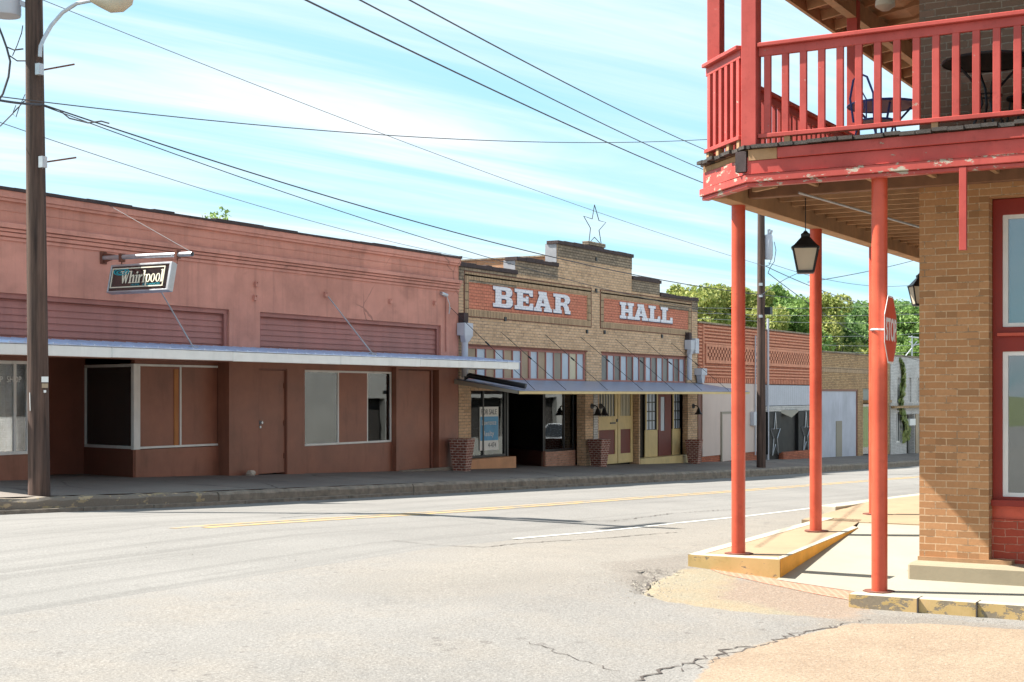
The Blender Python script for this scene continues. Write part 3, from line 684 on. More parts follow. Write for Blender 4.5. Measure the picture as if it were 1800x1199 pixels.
# anchor bolts and brackets on the wall
for px, py in ((449,500),(447,524),(763,533),(571,518),(685,530)):
    p = PY(px, py, YF); part(MB().box(p.x-.05, p.x+.05, YF-.06, YF, p.z-.05, p.z+.02).box(p.x-.05, p.x-.02, YF-.06, YF-.0, p.z+.02, p.z+.06).box(p.x+.02, p.x+.05, YF-.06, YF-.0, p.z+.02, p.z+.06), 'anchor_bracket', M['moulding'], mb_)
p0 = PY(783, 515, YF); p1 = PY(783, 618, YF)
part(MB().tube([(p0.x, YF-.03, p0.z), (p1.x, YF-.03, p1.z)], .018, 6), 'wall_conduit', M['moulding'], mb_)
p = PY(776, 518, YF); part(MB().tube([(p.x-.1, YF-.06, p.z+.03), (p.x+.12, YF-.1, p.z-.02)], .05, 8).tube([(p.x+.1, YF-.08, p.z), (p.x+.22, YF-.12, p.z-.25), (p.x+.25, YF-.08, p.z-.5), (p.x+.3, YF-.1, p.z-.32)], .012, 5), 'service_head', M['steel'], mb_)
# the canopy
ZC1 = EYE+1.0; ZCf = EYE+.85; ZCb = EYE+.66; YC = 19.45
cx1 = XE+.25
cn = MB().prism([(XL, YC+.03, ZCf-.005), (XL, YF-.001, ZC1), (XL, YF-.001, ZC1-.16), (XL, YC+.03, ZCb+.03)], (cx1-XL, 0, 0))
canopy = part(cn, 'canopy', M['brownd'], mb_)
rf = MB(); x = XL
while x < cx1-.1:
    rf.prism([(x, YC-.01, ZCf+.004), (x, YF-.002, ZC1+.006), (x, YF-.002, ZC1+.02), (x, YC-.01, ZCf+.018)], (.29, 0, 0))
    rf.prism([(x+.29, YC-.01, ZCf+.004), (x+.29, YF-.002, ZC1+.006), (x+.29, YF-.002, ZC1+.045), (x+.29, YC-.01, ZCf+.04)], (.03, 0, 0)); x += .32
o = part(rf, 'sheet_metal', M['metalroof'], canopy)
fa = MB(); x = XL; k = 0
for w in (3.3, 3.3, 3.6, 3.2, 4.2, 4.6, 4.0): 
    b = min(x+w, cx1+.0); fa.box(x, b-.006, YC, YC+.03, ZCb+.004*sin(k*2), ZCf-.002+.005*sin(k*3)); x = b; k += 1
    if x >= cx1: break
fa.box(cx1, cx1+.03, YC, YF-.003, ZCb+.01, ZCf-.0)
part(fa, 'canopy_fascia', M['fascia'], canopy, bevel=.01)
for (a, b) in (((270, 490), (340, 611)), ((575, 519), (655, 622))):
    P0 = PY(a[0], a[1], YF); P1 = Vector((P0.x, 19.75, 0)); P1 = PY(b[0], b[1], 19.8)
    part(MB().tube([P0, P1], .014, 6).box(P1.x-.09, P1.x+.09, P1.y-.05, P1.y+.05, P1.z-.03, P1.z+.02), 'tie_rod', M['grey'], mb_)
# shopfront left: display window, alcove, splayed window, boarded display
ZS = EYE-1.12; ZH = EYE+.62
xa = XY(52, YW); xb = XY(237, YW); xc = XY(392, YW)
def framed(u0, u1, z0, z1, Y, fw, mat, name='window_frame', root=None, d=.05, ax='x', mull=()):
    m = MB(); hs = []; e = [u0+fw]+[q for mm in mull for q in (mm-fw/2, mm+fw/2)]+[u1-fw]
    for i in range(0, len(e), 2): hs.append((e[i], e[i+1], z0+fw, z1-fw))
    m.wall(u0, u1, z0, z1, Y, Y+d, hs, ax); return part(m, name, mat, root, bevel=.004), hs
dark = lambda *a: part(MB().box(*a), 'interior_partition', M['dark'], mb_)
# left display window
w, hs = framed(XL+.4, xa, ZS, ZH, YW, .06, M['white'], 'display_window', mb_, mull=(XY(27, YW),))
for h in hs: part(MB().box(h[0], h[1], YW+.02, YW+.028, h[2], h[3]), 'pane', M['mirror'], w)
part(MB().box(XL+.4, xa, YW+.6, YW+.62, ZS, ZH+.1), 'curtain', M['curtain'], w)
part(MB().box(XL+.4, xa, YW-.02, YW+.1, -1, ZS-.002), 'bulkhead', M['brown'], mb_)
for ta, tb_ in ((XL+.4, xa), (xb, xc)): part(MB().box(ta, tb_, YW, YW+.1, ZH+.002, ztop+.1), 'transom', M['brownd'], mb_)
for tx, px in (('P', 1), ('SHOP', 13)):
    q = PY(px, 670, YW-.004)
    o = text_mesh('window_lettering', tx, .16, .004, M['signwhite'], None, Matrix.Translation((q.x, YW+.014, q.z-.02)) @ MX, .85); adopt(o, w)
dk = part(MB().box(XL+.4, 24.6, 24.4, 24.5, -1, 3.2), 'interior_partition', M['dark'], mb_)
# alcove back wall with door leaf
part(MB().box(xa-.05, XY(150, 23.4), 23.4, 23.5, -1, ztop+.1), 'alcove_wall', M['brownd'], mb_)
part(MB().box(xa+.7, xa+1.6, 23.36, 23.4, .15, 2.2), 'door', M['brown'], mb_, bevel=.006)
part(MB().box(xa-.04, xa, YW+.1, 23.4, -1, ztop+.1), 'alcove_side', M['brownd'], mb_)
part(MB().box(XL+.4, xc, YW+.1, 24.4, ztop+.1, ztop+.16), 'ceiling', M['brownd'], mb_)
# splayed dark window
q0 = Vector((xb, YW, 0)); q1 = Vector((XY(150, 23.4), 23.4, 0)); dd = (q1-q0); L = dd.length; dn = dd.normalized()
def splay(q0, q1, ZS, ZH, frame, glassm, bulk, root, zb=-1, fw=.06):
    d = (q1-q0); L = d.length; u = d.normalized()
    def P(t, z): return (q0.x+u.x*t, q0.y+u.y*t, z)
    f = MB().obox(P(0, ZS+fw/2), P(L, ZS+fw/2), .05, fw).obox(P(0, ZH-fw/2), P(L, ZH-fw/2), .05, fw).obox(P(fw/2, ZS+fw), P(fw/2, ZH-fw), fw, .05, (u.x,u.y,0)).obox(P(L-fw/2, ZS+fw), P(L-fw/2, ZH-fw), fw, .05, (u.x,u.y,0))
    w = part(f, 'side_window', frame, root)
    part(MB().obox(P(fw, (ZS+ZH)/2), P(L-fw, (ZS+ZH)/2), .008, ZH-ZS-2*fw), 'pane', glassm, w)
    part(MB().obox(P(.0, (zb+ZS)/2), P(L, (zb+ZS)/2), .08, ZS-zb-.004), 'bulkhead', bulk, root)
splay(q0, q1, ZS, ZH, M['white'], M['panedark'], M['brownd'], mb_)
w, hs = framed(xb-.02, xc, ZS-.0, ZH, YW-.001, .045, M['white'], 'display_window', mb_, mull=(XY(318, YW),))
part(MB().box(xb-.05, xb+.14, YW-.02, YW+.06, ZS-.01, ZH), 'corner_post', M['white'], mb_, bevel=.005)
for i, h in enumerate(hs):
    part(MB().box(h[0], h[1], YW+.02, YW+.04, h[2], h[3]), 'boarding', M['brown'], w)
q = XY(312, YW); part(MB().box(q-.09, q+.03, YW+.005, YW+.018, hs[0][2], hs[0][3]-.05), 'board_strip', M['ochre'], w)
part(MB().box(xb, xc, YW-.02, YW+.1, -1, ZS-.012), 'bulkhead', M['brown'], mb_)
part(MB().box(xc, fx(403)+.0, YW-.0, YW+.1, -1, ztop+.1), 'recess_panel', M['brownd'], mb_)
# slab door
z0d = zs(fx(480), YF)
dm = part(MB().box(hd[0]+.03, hd[1]-.03, YF+.05, YF+.1, z0d+.03, hd[3]-.04), 'door', M['brown'], mb_, bevel=.005)
part(MB().box(hd[0]+.001, hd[0]+.03, YF+.02, YF+.2, -1, hd[3]).box(hd[1]-.03, hd[1]-.001, YF+.02, YF+.2, -1, hd[3]).box(hd[0]+.03, hd[1]-.03, YF+.02, YF+.2, hd[3]-.035, hd[3]-.001), 'door_frame', M['brownd'], mb_)
kz = ZY(458, 743, YF)
part(MB().tube([(hd[0]+.1, YF+.05, kz), (hd[0]+.1, YF-.02, kz)], [.05, .032], 10).tube([(hd[0]+.1, YF+.05, kz-.1), (hd[0]+.1, YF+.03, kz-.1)], .03, 10), 'handle', M['steel'], dm)
for z in (.35, 1.1, 1.95): part(MB().box(hd[1]-.075, hd[1]-.045, YF+.03, YF+.05, z0d+z, z0d+z+.12), 'hinge', M['rust'], dm)
# twin pane window with boarded middle
YQ = YF+.14
w, hs = framed(h2[0]+.02, h2[1]-.02, EYE-1.22, EYE+.57, YQ, .05, M['white'], 'shop_window', mb_, mull=(XY(595, YQ), XY(646, YQ)))
part(MB().box(hs[1][0]-.005, hs[1][1]+.005, YQ+.0, YQ+.045, hs[1][2], hs[1][3]), 'boarding', M['brown'], w)
for k in (0, 2):
    h = hs[k]; part(MB().box(h[0], h[1], YQ+.02, YQ+.026, h[2], h[3]), 'pane', M['mirror'], w)
h = hs[0]; part(MB().box(h[0]-.1, h[1]+.3, YQ+.35, YQ+.36, h[2]-.1, h[2]+.95).box(h[0]-.2, h[0]+.55, YQ+.3, YQ+.31, h[3]-.42, h[3]+.1), 'curtain', M['curtain'], w)
h = hs[2]; bl = MB()
for i in range(22): z = h[2]+.03+i*.052; bl.prism([(h[0]+.15, YQ+.16, z), (h[0]+.15, YQ+.19, z+.03), (h[0]+.15, YQ+.192, z+.034), (h[0]+.15, YQ+.162, z+.004)], (h[1]-h[0]-.1, 0, 0))
part(bl, 'blind', M['blind'], w); part(MB().box(h[0]-.2, h[0]+.45, YQ+.35, YQ+.36, h[2]-.1, h[3]-.4), 'curtain', M['greige'], w)
part(MB().box(h2[0], h2[1], YQ-.01, YQ+.1, -1, EYE-1.225).box(h2[0], h2[1], YQ-.0, YQ+.1, EYE+.573, h2[3]), 'bulkhead', M['brown'], mb_)
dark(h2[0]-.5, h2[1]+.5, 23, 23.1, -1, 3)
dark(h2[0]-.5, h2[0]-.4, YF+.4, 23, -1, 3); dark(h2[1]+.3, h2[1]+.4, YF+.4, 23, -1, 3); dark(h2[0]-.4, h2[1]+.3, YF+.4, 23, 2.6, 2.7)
# boarded doorway
part(MB().box(h3[0]+.02, h3[1]-.28, YF+.12, YF+.18, zs(31, YF)+.0, h3[3]-.03), 'boarded_door', M['brown'], mb_, bevel=.006)
part(MB().box(h3[1]-.26, h3[1]-.2, YF+.08, YF+.2, -1, h3[3]-.02).box(h3[0], h3[1], YF+.19, YF+.3, -1, h3[3]), 'door_frame', M['brownd'], mb_)
part(MB().box(h3[0]+.0, h3[1]+.5, YF-.12, YF+.1, -1, zs(32, YF)+.04), 'doorstep', M['kerbstone'], mb_, bevel=.02)
# ------------------------------------------------------------------ hanging sign
X0 = 20.9; zp0 = ZY(183, 452, YF)
sg = thing('hanging_sign', 'black glossy hanging shop sign reading Whirlpool with teal swirl, on a steel pipe', 'sign', (X0, YF, zp0-.02), (0, R(-1), 0))
YE = -2.3
m = MB().tube([(0, -.02, 0), (0, YE, -.03)], .045, 12, cap=False)
part2 = lambda mb, name, mat, root, bevel=0, smooth=False: mb.build(name, mat, root, bevel, smooth)
part2(m, 'pipe', M['steel'], sg, smooth=True)
part2(MB().box(-.09, .09, -.02, 0, -.12, .12).prism([(-.02,-.02,-.1), (-.02,-.32,-.03), (-.02,-.32,.05), (-.02,-.02,.1)], (.04,0,0)), 'wall_bracket', M['rust'], sg, bevel=.006)
for yy in (-.5, -1.93): part2(MB().box(-.06, .06, yy-.03, yy+.03, -.10, .06).tube([(0,yy,-.08),(-.02,yy,-.2)], .012, 6), 'hanger', M['rust'], sg)
Bx = MB(); th_ = .075; y1s, y0s = -.28, -1.86; hs_ = .56
rot = Matrix.Translation((0,0,-.17)) @ Matrix.Rotation(R(14), 4, 'Y')
def sgp(mb, name, mat, parent, **k):
    mb.v = [tuple(rot @ Vector(v)) for v in mb.v]; return mb.build(name, mat, parent, **k)
box_ = sgp(MB().wall(y0s, y1s, -hs_, 0, -th_, th_, [(y0s+.06, y1s-.03, -hs_+.03, -.04)], 'y'), 'sign_box', M['steel'], sg, bevel=.006)
sgp(MB().box(-th_+.02, th_-.02, y0s+.05, y1s-.02, -hs_+.02, -.03), 'sign_panel', M['signdark'], sg)
fr = MB().wall(y0s+.16, y1s-.06, -hs_+.09, -.075, -th_+.008, -th_+.018, [(y0s+.18, y1s-.08, -hs_+.11, -.095)], 'y')
sgp(fr, 'border', M['cream'], sg)
# lettering drawn as strokes on the face (units: letter height 1)
def ring(cx, cy, rx, ry, w1, w2, n=20): 
    return [[(cx+rx*cos(2*pi*i/n), cy+ry*sin(2*pi*i/n)) for i in range(n)], [(cx+(rx-w1)*cos(2*pi*i/n), cy+(ry-w2)*sin(2*pi*i/n)) for i in range(n)]]
def rect(a, b, c, d): return [[(a,c),(b,c),(b,d),(a,d)]]
st = []                                     # each item: loops
def stem(x, y0, y1, w=.16, s=.07, top=True, bot=True, right_top=True):
    st.append(rect(x, x+w, y0, y1))
    if bot: st.append(rect(x-s, x+w+s, y0, y0+.06))
    if top: st.append([[(x-s*1.4, y1-.09), (x+.01, y1-.06), (x+w, y1), (x+.02, y1), (x-s*1.4, y1-.04)]])
# W
st.append([[(-.06,1),(.30,1),(.30,.94),(.24,.94),(.36,.35),(.44,.62),(.40,.94),(.34,.94),(.34,1),(.66,1),(.66,.94),(.58,.94),(.69,.35),(.80,.94),(.74,.94),(.74,1),(.96,1),(.96,.94),(.89,.94),(.70,0),(.62,0),(.50,.50),(.38,0),(.29,0),(.07,.94),(-.06,.94)]])
stem(1.02, 0, 1.0); st.append([[(1.18,.55),(1.28,.66),(1.40,.68),(1.50,.62),(1.53,.5),(1.53,.06),(1.60,.06),(1.60,0),(1.32,0),(1.32,.06),(1.37,.06),(1.37,.48),(1.33,.56),(1.26,.54),(1.18,.46)]])
stem(1.70, 0, .66); st.append([[(1.78+.09*cos(i*pi/6), .84+.09*sin(i*pi/6)) for i in range(12)]])
stem(2.0, 0, .66); st.append([[(2.16,.5),(2.22,.63),(2.32,.68),(2.40,.64),(2.40,.52),(2.30,.50),(2.24,.5),(2.16,.38)]])
stem(2.50, 0, 1.0)
stem(2.80, -.34, .66); st.append(ring(3.06, .34, .24, .34, .13, .06))
st.append(ring(3.56, .34, .24, .35, .13, .06)); st.append(ring(4.10, .34, .24, .35, .13, .06)); stem(4.43, 0, 1.0)
hL = .245; sc = 1.13/4.75
for i, loops in enumerate(st):
    Mt = rot @ Matrix.Translation((-th_+.012-.0003*i, y1s-.30, -hs_+.175)) @ MYf @ Matrix.Diagonal((sc, hL, 1, 1))
    o = curve_mesh('letter', loops, .003, M['cream'], None, Mt)
    if i == 0: lets = [o]
    else: lets.append(o)
# join the strokes into one lettering mesh
def joinm(objs, name, mat, parent):
    bm = bmesh.new()
    for o in objs: bm.from_mesh(o.data)
    me = bpy.data.meshes.new(name); bm.to_mesh(me); bm.free(); me.materials.append(mat)
    for o in objs: bpy.data.objects.remove(o)
    o = bpy.data.objects.new(name, me); COL.objects.link(o); o.parent = parent; return o
joinm(lets, 'lettering', M['cream'], sg)
text_mesh('small_lettering', 'HOME   APPLIANCES', .062, .003, M['teal'], sg, rot @ Matrix.Translation((-th_+.012, y1s-.60, -hs_+.118)) @ MYf, 1.3)
sw_ = []
def spiral(r0, r1, turns, w, ph):
    n = 40; a = []; b = []
    for i in range(n+1):
        t = i/n; r = r0+(r1-r0)*t; an = ph+turns*2*pi*t; ww = w*(.4+.6*sin(pi*min(1, t*1.1)))
        a.append(((r+ww)*cos(an), (r+ww)*sin(an))); b.append(((r-ww)*cos(an), (r-ww)*sin(an)))
    return [a+b[::-1]]
for k, (ph) in enumerate((0, pi)):
    sw_.append(curve_mesh('s', spiral(.12, .98, 1.0, .13, ph), .003, M['teal'], None, rot @ Matrix.Translation((-th_+.012-.0004*k, y1s-.30, -.15)) @ MYf @ Matrix.Diagonal((.20, .068, 1, 1))))
sw_.append(curve_mesh('s', ring(0, 0, 1.05, 1.05, .2, .2, 32), .003, M['teal'], None, rot @ Matrix.Translation((-th_+.0105, y1s-.30, -.15)) @ MYf @ Matrix.Diagonal((.20, .068, 1, 1))))
joinm(sw_, 'swirl_emblem', M['teal'], sg)
gw = MB().tube([PY(187, 358, YF+.02)-sg.location, Vector((0, YE+.05, .02))], .005, 5); gw.build('guy_wire', M['wirel'], sg)
# ------------------------------------------------------------------ brick hall
XH0 = XE+.02; XH1 = XY(1226, YF)
hall = thing('brick_hall', 'tan brick hall with stepped parapet and the painted words BEAR HALL on red panels', 'building', (42, 21.2, 0))
stp = [(XH0, 3.62), (XY(907.5, YF), 4.03), (XY(980, YF), 4.74), (XY(1110.5, YF), 4.01), (XY(1159.5, YF), 3.57)]
bounds = [s_[0] for s_ in stp]+[XH1]
def prof(x):
    z = stp[0][1]
    for a, h in stp:
        if x >= a: z = h
    return EYE+z
pn = [(XY(824, YF), XY(1032, YF), EYE+2.36, EYE+3.13), (XY(1061, YF), XY(1210, YF), EYE+2.36, EYE+3.13)]
tw = [(XY(822, YF), XY(1031, YF), EYE+.40, EYE+1.34), (XY(1057.5, YF), XY(1207, YF), EYE+.40, EYE+1.34)]
ZO = EYE+.1
op = [(XY(828, YF), XY(1029, YF), -2, ZO), (XY(1053, YF), XY(1123, YF), -2, ZO), (XY(1123, YF)+.1, XY(1209, YF), -2, ZO)]
holes = pn+tw+op; hs2 = [(a, b, c, d) for a, b, c, d in holes]
zb = [h[k] for h in hs2 for k in (2, 3)]+[-2]+[EYE+s_[1] for s_ in stp]; zdirty = EYE+3.3
us = bounds+[h[k] for h in hs2 for k in (0, 1)]
vs = sorted(set(z for z in zb if z < zdirty))+[zdirty]
part(MB().cells(us, vs, lambda u, v: not any(h[0] < u < h[1] and h[2] < v < h[3] for h in hs2), YF, YF+.3), 'brick_wall', M['tan'], hall)
part(MB().cells(bounds, [zdirty]+[EYE+s_[1]-.06 for s_ in stp], lambda u, v: v < prof(u)-.05, YF, YF+.3), 'parapet', M['tan'], hall, label='weathered stepped brick parapet')
wv = MB()
for i, (a, h) in enumerate(stp):
    b = bounds[i+1]; wv.box(a+(.0 if i else 0), b, YF-.012, YF-.0005, EYE+h-.52, EYE+h-.125)
part(wv, 'weathered_course', M['tandirty'], hall)
part(MB().box(XH0, XH1, YF-.02, YF-.0006, zdirty-.03, zdirty+.01).box(stp[2][0]+.15, stp[3][0]-.15, YF-.025, YF-.0006, EYE+4.44, EYE+4.47), 'brick_band', M['tandirty'], hall)
cp = MB(); rnd = random.Random(3)
for i, (a, h) in enumerate(stp):
    b = bounds[i+1]; x = a-(.05 if i in (1, 2) else 0); e = b+(.05 if i in (2, 3) else 0)
    cp = MB()
    while x < e-.01:
        w = min(rnd.uniform(.3, .7), e-x); cp.box(x, x+w-.002, YF-.06, YF+.36, EYE+h-.125, EYE+h+rnd.uniform(-.02, .015)); x += w
    part(cp, 'coping', M['coping'], hall, bevel=.008)
for px, z0, z1 in ((907.5, 3.62, 4.03), (980, 4.03, 4.74)):
    x = XY(px, YF); part(MB().box(x-.02, x-.001, YF+.03, YF+.42, EYE+z0-.05, EYE+z1-.11), 'step_end', M['grey'], hall)
for a, b, c, d in pn:
    part(MB().box(a, b, YF+.015, YF+.1, c, d), 'red_panel', M['redpanel'], hall)
    part(MB().wall(a-.24, b+.24, c-.2, d+.24, YF-.02, YF-.0005, [(a-.02, b+.02, c-.02, d+.04)]), 'panel_surround', M['soldier'], hall)
    part(MB().wall(a-.27, b+.27, c-.22, d+.27, YF-.024, YF-.0006, [(a-.25, b+.25, c-.20, d+.25)]), 'panel_groove', M['rust'], hall)
# slab serif letters, unit box 0..1 wide and high
GL = {
 'B': ([[(0,0),(.72,0),(.9,.04),(1,.17),(1,.36),(.93,.47),(.82,.52),(.92,.58),(.97,.68),(.97,.84),(.88,.96),(.7,1),(0,1),(0,.82),(.12,.82),(.12,.18),(0,.18)], [(.42,.17),(.62,.17),(.68,.22),(.68,.37),(.62,.42),(.42,.42)], [(.42,.6),(.6,.6),(.66,.64),(.66,.77),(.6,.82),(.42,.82)]]),
 'E': ([[(0,0),(1,0),(1,.34),(.84,.34),(.78,.18),(.44,.18),(.44,.41),(.6,.41),(.6,.33),(.74,.33),(.74,.67),(.6,.67),(.6,.59),(.44,.59),(.44,.82),(.76,.82),(.82,.68),(.98,.68),(.98,1),(0,1),(0,.82),(.13,.82),(.13,.18),(0,.18)]]),
 'A': ([[(0,0),(.42,0),(.42,.17),(.34,.17),(.37,.27),(.60,.27),(.63,.17),(.55,.17),(.55,0),(1,0),(1,.17),(.93,.17),(.70,.84),(.70,1),(.24,1),(.24,.84),(.30,.84),(.07,.17),(0,.17)], [(.42,.42),(.56,.42),(.49,.68)]]),
 'R': ([[(0,0),(.48,0),(.48,.17),(.42,.17),(.42,.4),(.54,.4),(.62,.32),(.68,0),(1,0),(1,.17),(.93,.17),(.88,.38),(.78,.48),(.92,.58),(.98,.72),(.94,.88),(.82,.97),(.68,1),(0,1),(0,.83),(.12,.83),(.12,.17),(0,.17)], [(.42,.57),(.6,.57),(.67,.63),(.67,.76),(.6,.82),(.42,.82)]]),
 'H': ([[(0,0),(.46,0),(.46,.18),(.38,.18),(.38,.4),(.62,.4),(.62,.18),(.54,.18),(.54,0),(1,0),(1,.18),(.9,.18),(.9,.82),(1,.82),(1,1),(.54,1),(.54,.82),(.62,.82),(.62,.6),(.38,.6),(.38,.82),(.46,.82),(.46,1),(0,1),(0,.82),(.1,.82),(.1,.18),(0,.18)]]),
 'L': ([[(0,0),(1,0),(1,.38),(.82,.38),(.76,.18),(.46,.18),(.46,.82),(.6,.82),(.6,1),(0,1),(0,.82),(.13,.82),(.13,.18),(0,.18)]]),
}
for ch, a, b in (('B',866,900.5),('E',904,936.5),('A',938,969.5),('R',972,1002),('H',1089,1113.5),('A',1114,1138.5),('L',1139.5,1160),('L',1161,1181.5)):
    x0, x1 = XY(a, YF), XY(b, YF); z0, z1 = (EYE+2.49, EYE+3.08) if a < 1050 else (EYE+2.53, EYE+3.08)
    for mt, dx, y, nm in ((M['letters'], 0, -.012, 'letter'), (M['navy'], .045, .0, 'letter_shadow_edge')):
        Mt = Matrix.Translation((x0+dx, YF+y, z0-(.03 if dx else 0))) @ MX @ Matrix.Diagonal((x1-x0, z1-z0, 1, 1))
        o = curve_mesh(nm, GL[ch], .01, mt, None, Mt)
        if nm == 'letter': L0 = adopt(o, hall)
        else: adopt(o, L0)
# transoms
cols = [['tanpane','palepane','tanpane','palepane','tanpane','palepane','tanpane','palepane','tanpane','palepane','greige','palepane','creampane','palepane'],
        ['darkpane','palepane','darkpane','palepane','darkpane','palepane','darkpane','palepane','darkpane','palepane','darkpane','palepane','darkpane','palepane']]
for k, t in enumerate(tw):
    n = 14; fwid = .05; W = t[1]-t[0]; ms = [t[0]+.06+(W-.12)*i/n for i in range(1, n)]
    hs = []; e = [t[0]+.08]+[q for i, mm in enumerate(ms) for q in (mm-(.06 if i == 6 else .022), mm+(.06 if i == 6 else .022))]+[t[1]-.10]
    for i in range(0, len(e), 2): hs.append((e[i], e[i+1], t[2]+.07, t[3]-.07))
    w = part(MB().wall(t[0]+.001, t[1]-.001, t[2]+.001, t[3]-.001, YF+.05, YF+.12, hs), 'transom_window', M['clap'], hall, bevel=.004)
    for i, h in enumerate(hs): part(MB().box(h[0], h[1], YF+.085, YF+.095, h[2], h[3]), 'pane', M[cols[k][i]], w)
    part(MB().box(t[0], t[1], YF-.03, YF+.05, t[2]-.04, t[2]), 'sill', M['clap'], w)
    part(MB().box(t[0]-.05, t[1]+.05, YF-.015, YF-.001, t[3], t[3]+.05), 'lintel', M['rust'], w)
# canopy
YB = 19.18; zw = EYE+.40; zf0 = EYE+.005; zf1 = EYE+.085
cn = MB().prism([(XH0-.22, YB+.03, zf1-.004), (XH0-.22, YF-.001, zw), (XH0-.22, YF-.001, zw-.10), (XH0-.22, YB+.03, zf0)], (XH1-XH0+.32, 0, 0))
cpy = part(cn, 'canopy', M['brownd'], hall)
rf = MB(); x = XH0-.22
while x < XH1+.05:
    b = min(x+1.2, XH1+.1)
    rf.prism([(x, YB-.01, zf1+.002), (x, YF-.002, zw+.004), (x, YF-.002, zw+.014), (x, YB-.01, zf1+.012)], (b-x-.01, 0, 0)); x = b
part(rf, 'metal_sheet', M['bluemetal'], cpy)
part(MB().box(XH0-.25, XH1+.1, YB, YB+.028, zf0-.002, zf1), 'canopy_fascia', M['yelldoor'], cpy, bevel=.006)
part(MB().prism([(XH0-.25, YB, zf0-.0), (XH0-.25, YF-.002, zw-.12), (XH0-.25, YF-.002, zw), (XH0-.25, YB, zf1)], (.025, 0, 0)), 'end_board', M['greige'], cpy)
for a, ay, b, by in ((790,539,940,686),(881,584,995,686),(958,588,1068,685),(1020,592,1130,685),(1082,596,1185,684),(1134,600,1234,684),(1180,603,1281,685)):
    p = PY(a, ay, YF); q = PY(b, by, YB+.12); q.z = zf1+.04
    r_ = part(MB().tube([p, q], .008, 6).tube([p+(q-p)*.42, p+(q-p)*.47], .024, 6), 'tie_rod', M['black'], hall)
for px, py in ((1047,456),(1047,511),(1031,583),(1062,584),(1163,591),(887,561)):
    p = PY(px, py, YF); part(MB().box(p.x-.05, p.x+.05, YF-.04, YF+0, p.z-.06, p.z+.06), 'anchor_plate', M['black'], hall)
# downspouts with conductor heads
def spout(px, y0, y1, root, Y=YF-.14, w=.22):
    p = PY(px, y0, Y); q = PY(px, y1, Y)
    h = part(MB().prism([(p.x-w, Y-.14, p.z), (p.x+w, Y-.14, p.z), (p.x+w, Y+.12, p.z), (p.x-w, Y+.12, p.z)], (0,0,-.34)).prism([(p.x-w, Y-.14, p.z-.34), (p.x+w, Y-.14, p.z-.34), (p.x+.09, Y-.08, p.z-.52), (p.x-.09, Y-.08, p.z-.52)], (0,.16,0)), 'conductor_head', M['xfmr'], root, bevel=.01)
    part(MB().tube([(p.x, Y, p.z-.45), (p.x, Y, q.z)], .09, 10), 'downspout', M['xfmr'], root, smooth=True)
    part(MB().box(p.x-.12, p.x+.1, Y-.05, Y+.13, p.z, p.z+.28), 'scupper', M['coping'], root)
spout(817, 568, 664, hall); spout(1212, 598, 668, hall, w=.18)
p = PY(816, 664, YF-.14); q = PY(912, 682, YB+.25); part(MB().tube([p, (p.x+.1, YF-.25, zw+.11), (p.x+.35, YB+.15, zf1+.13)], .075, 10), 'drain_pipe', M['black'], hall, smooth=True)
p = PY(1222, 600, YF-.1); part(MB().box(p.x-.2, p.x+.14, YF-.2, YF-.001, p.z-.45, p.z+.1), 'meter_box', M['xfmr'], hall, bevel=.01)
# hall shopfront
YR = YF+.4
zsl = EYE-1.62
def lvl(py, px, Y=YR): return ZY(px, py, Y)
xw0 = op[0][0]; xw1 = XY(889, YR); xv0 = XY(957, YR); xv1 = op[0][1]
w, hs = framed(xw0, xw1, lvl(803, 870), ZO+.08, YR, .07, M['black'], 'display_window', hall, mull=(XY(850, YR),))
for h in hs: part(MB().box(h[0], h[1], YR+.04, YR+.046, h[2], h[3]), 'pane', M['mirror'], w)
dr = MB(); 
for i in range(16):
    x = xw0+.1+i*.14; dr.tube([(x+.02*sin(i*3), YR+.35, 2.1), (x+.05*sin(i), YR+.36, 1.5), (x-.1+.08*sin(i*2), YR+.38, .4)], [.05,.07,.04], 6)
part(dr, 'curtain', M['curtain'], w, smooth=True)
part(MB().box(xw0, xw1-.0, YF+.05, YR+.1, -2, lvl(803, 870)-.002), 'bulkhead', M['bulkA'], hall, label='plain tan-orange brick bulkhead')
splay(Vector((xv0, YR, 0)), Vector((XY(893, 24.0), 24.0, 0)), lvl(793, 957), ZO+.08, M['black'], M['panedark'], M['brownd'], hall, -2)
w, hs = framed(xv0, xv1, lvl(793, 980), ZO+.08, YR, .07, M['black'], 'display_window', hall, mull=(XY(992, YR),))
for h in hs: part(MB().box(h[0], h[1], YR+.02, YR+.028, h[2], h[3]), 'pane', M['mirror'], w)
part(MB().box(xv0, xv1, YR-.04, YR+.1, -2, lvl(793, 980)-.002), 'bulkhead', M['bulkB'], hall)
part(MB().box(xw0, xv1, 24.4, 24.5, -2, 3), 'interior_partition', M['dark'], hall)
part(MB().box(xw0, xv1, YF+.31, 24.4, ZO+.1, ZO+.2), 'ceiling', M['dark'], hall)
part(MB().box(xw1-.03, xw1+.0, YR+.1, 24.4, -2, ZO+.1), 'alcove_side', M['brownd'], hall)
part(MB().box(xw1+.03, xw1+.13, YR-.02, YR+.02, -1.5, ZO+.1).box(xv0-.12, xv0-.04, YR-.02, YR+.02, lvl(793,957), ZO+.1), 'post', M['black'], hall)
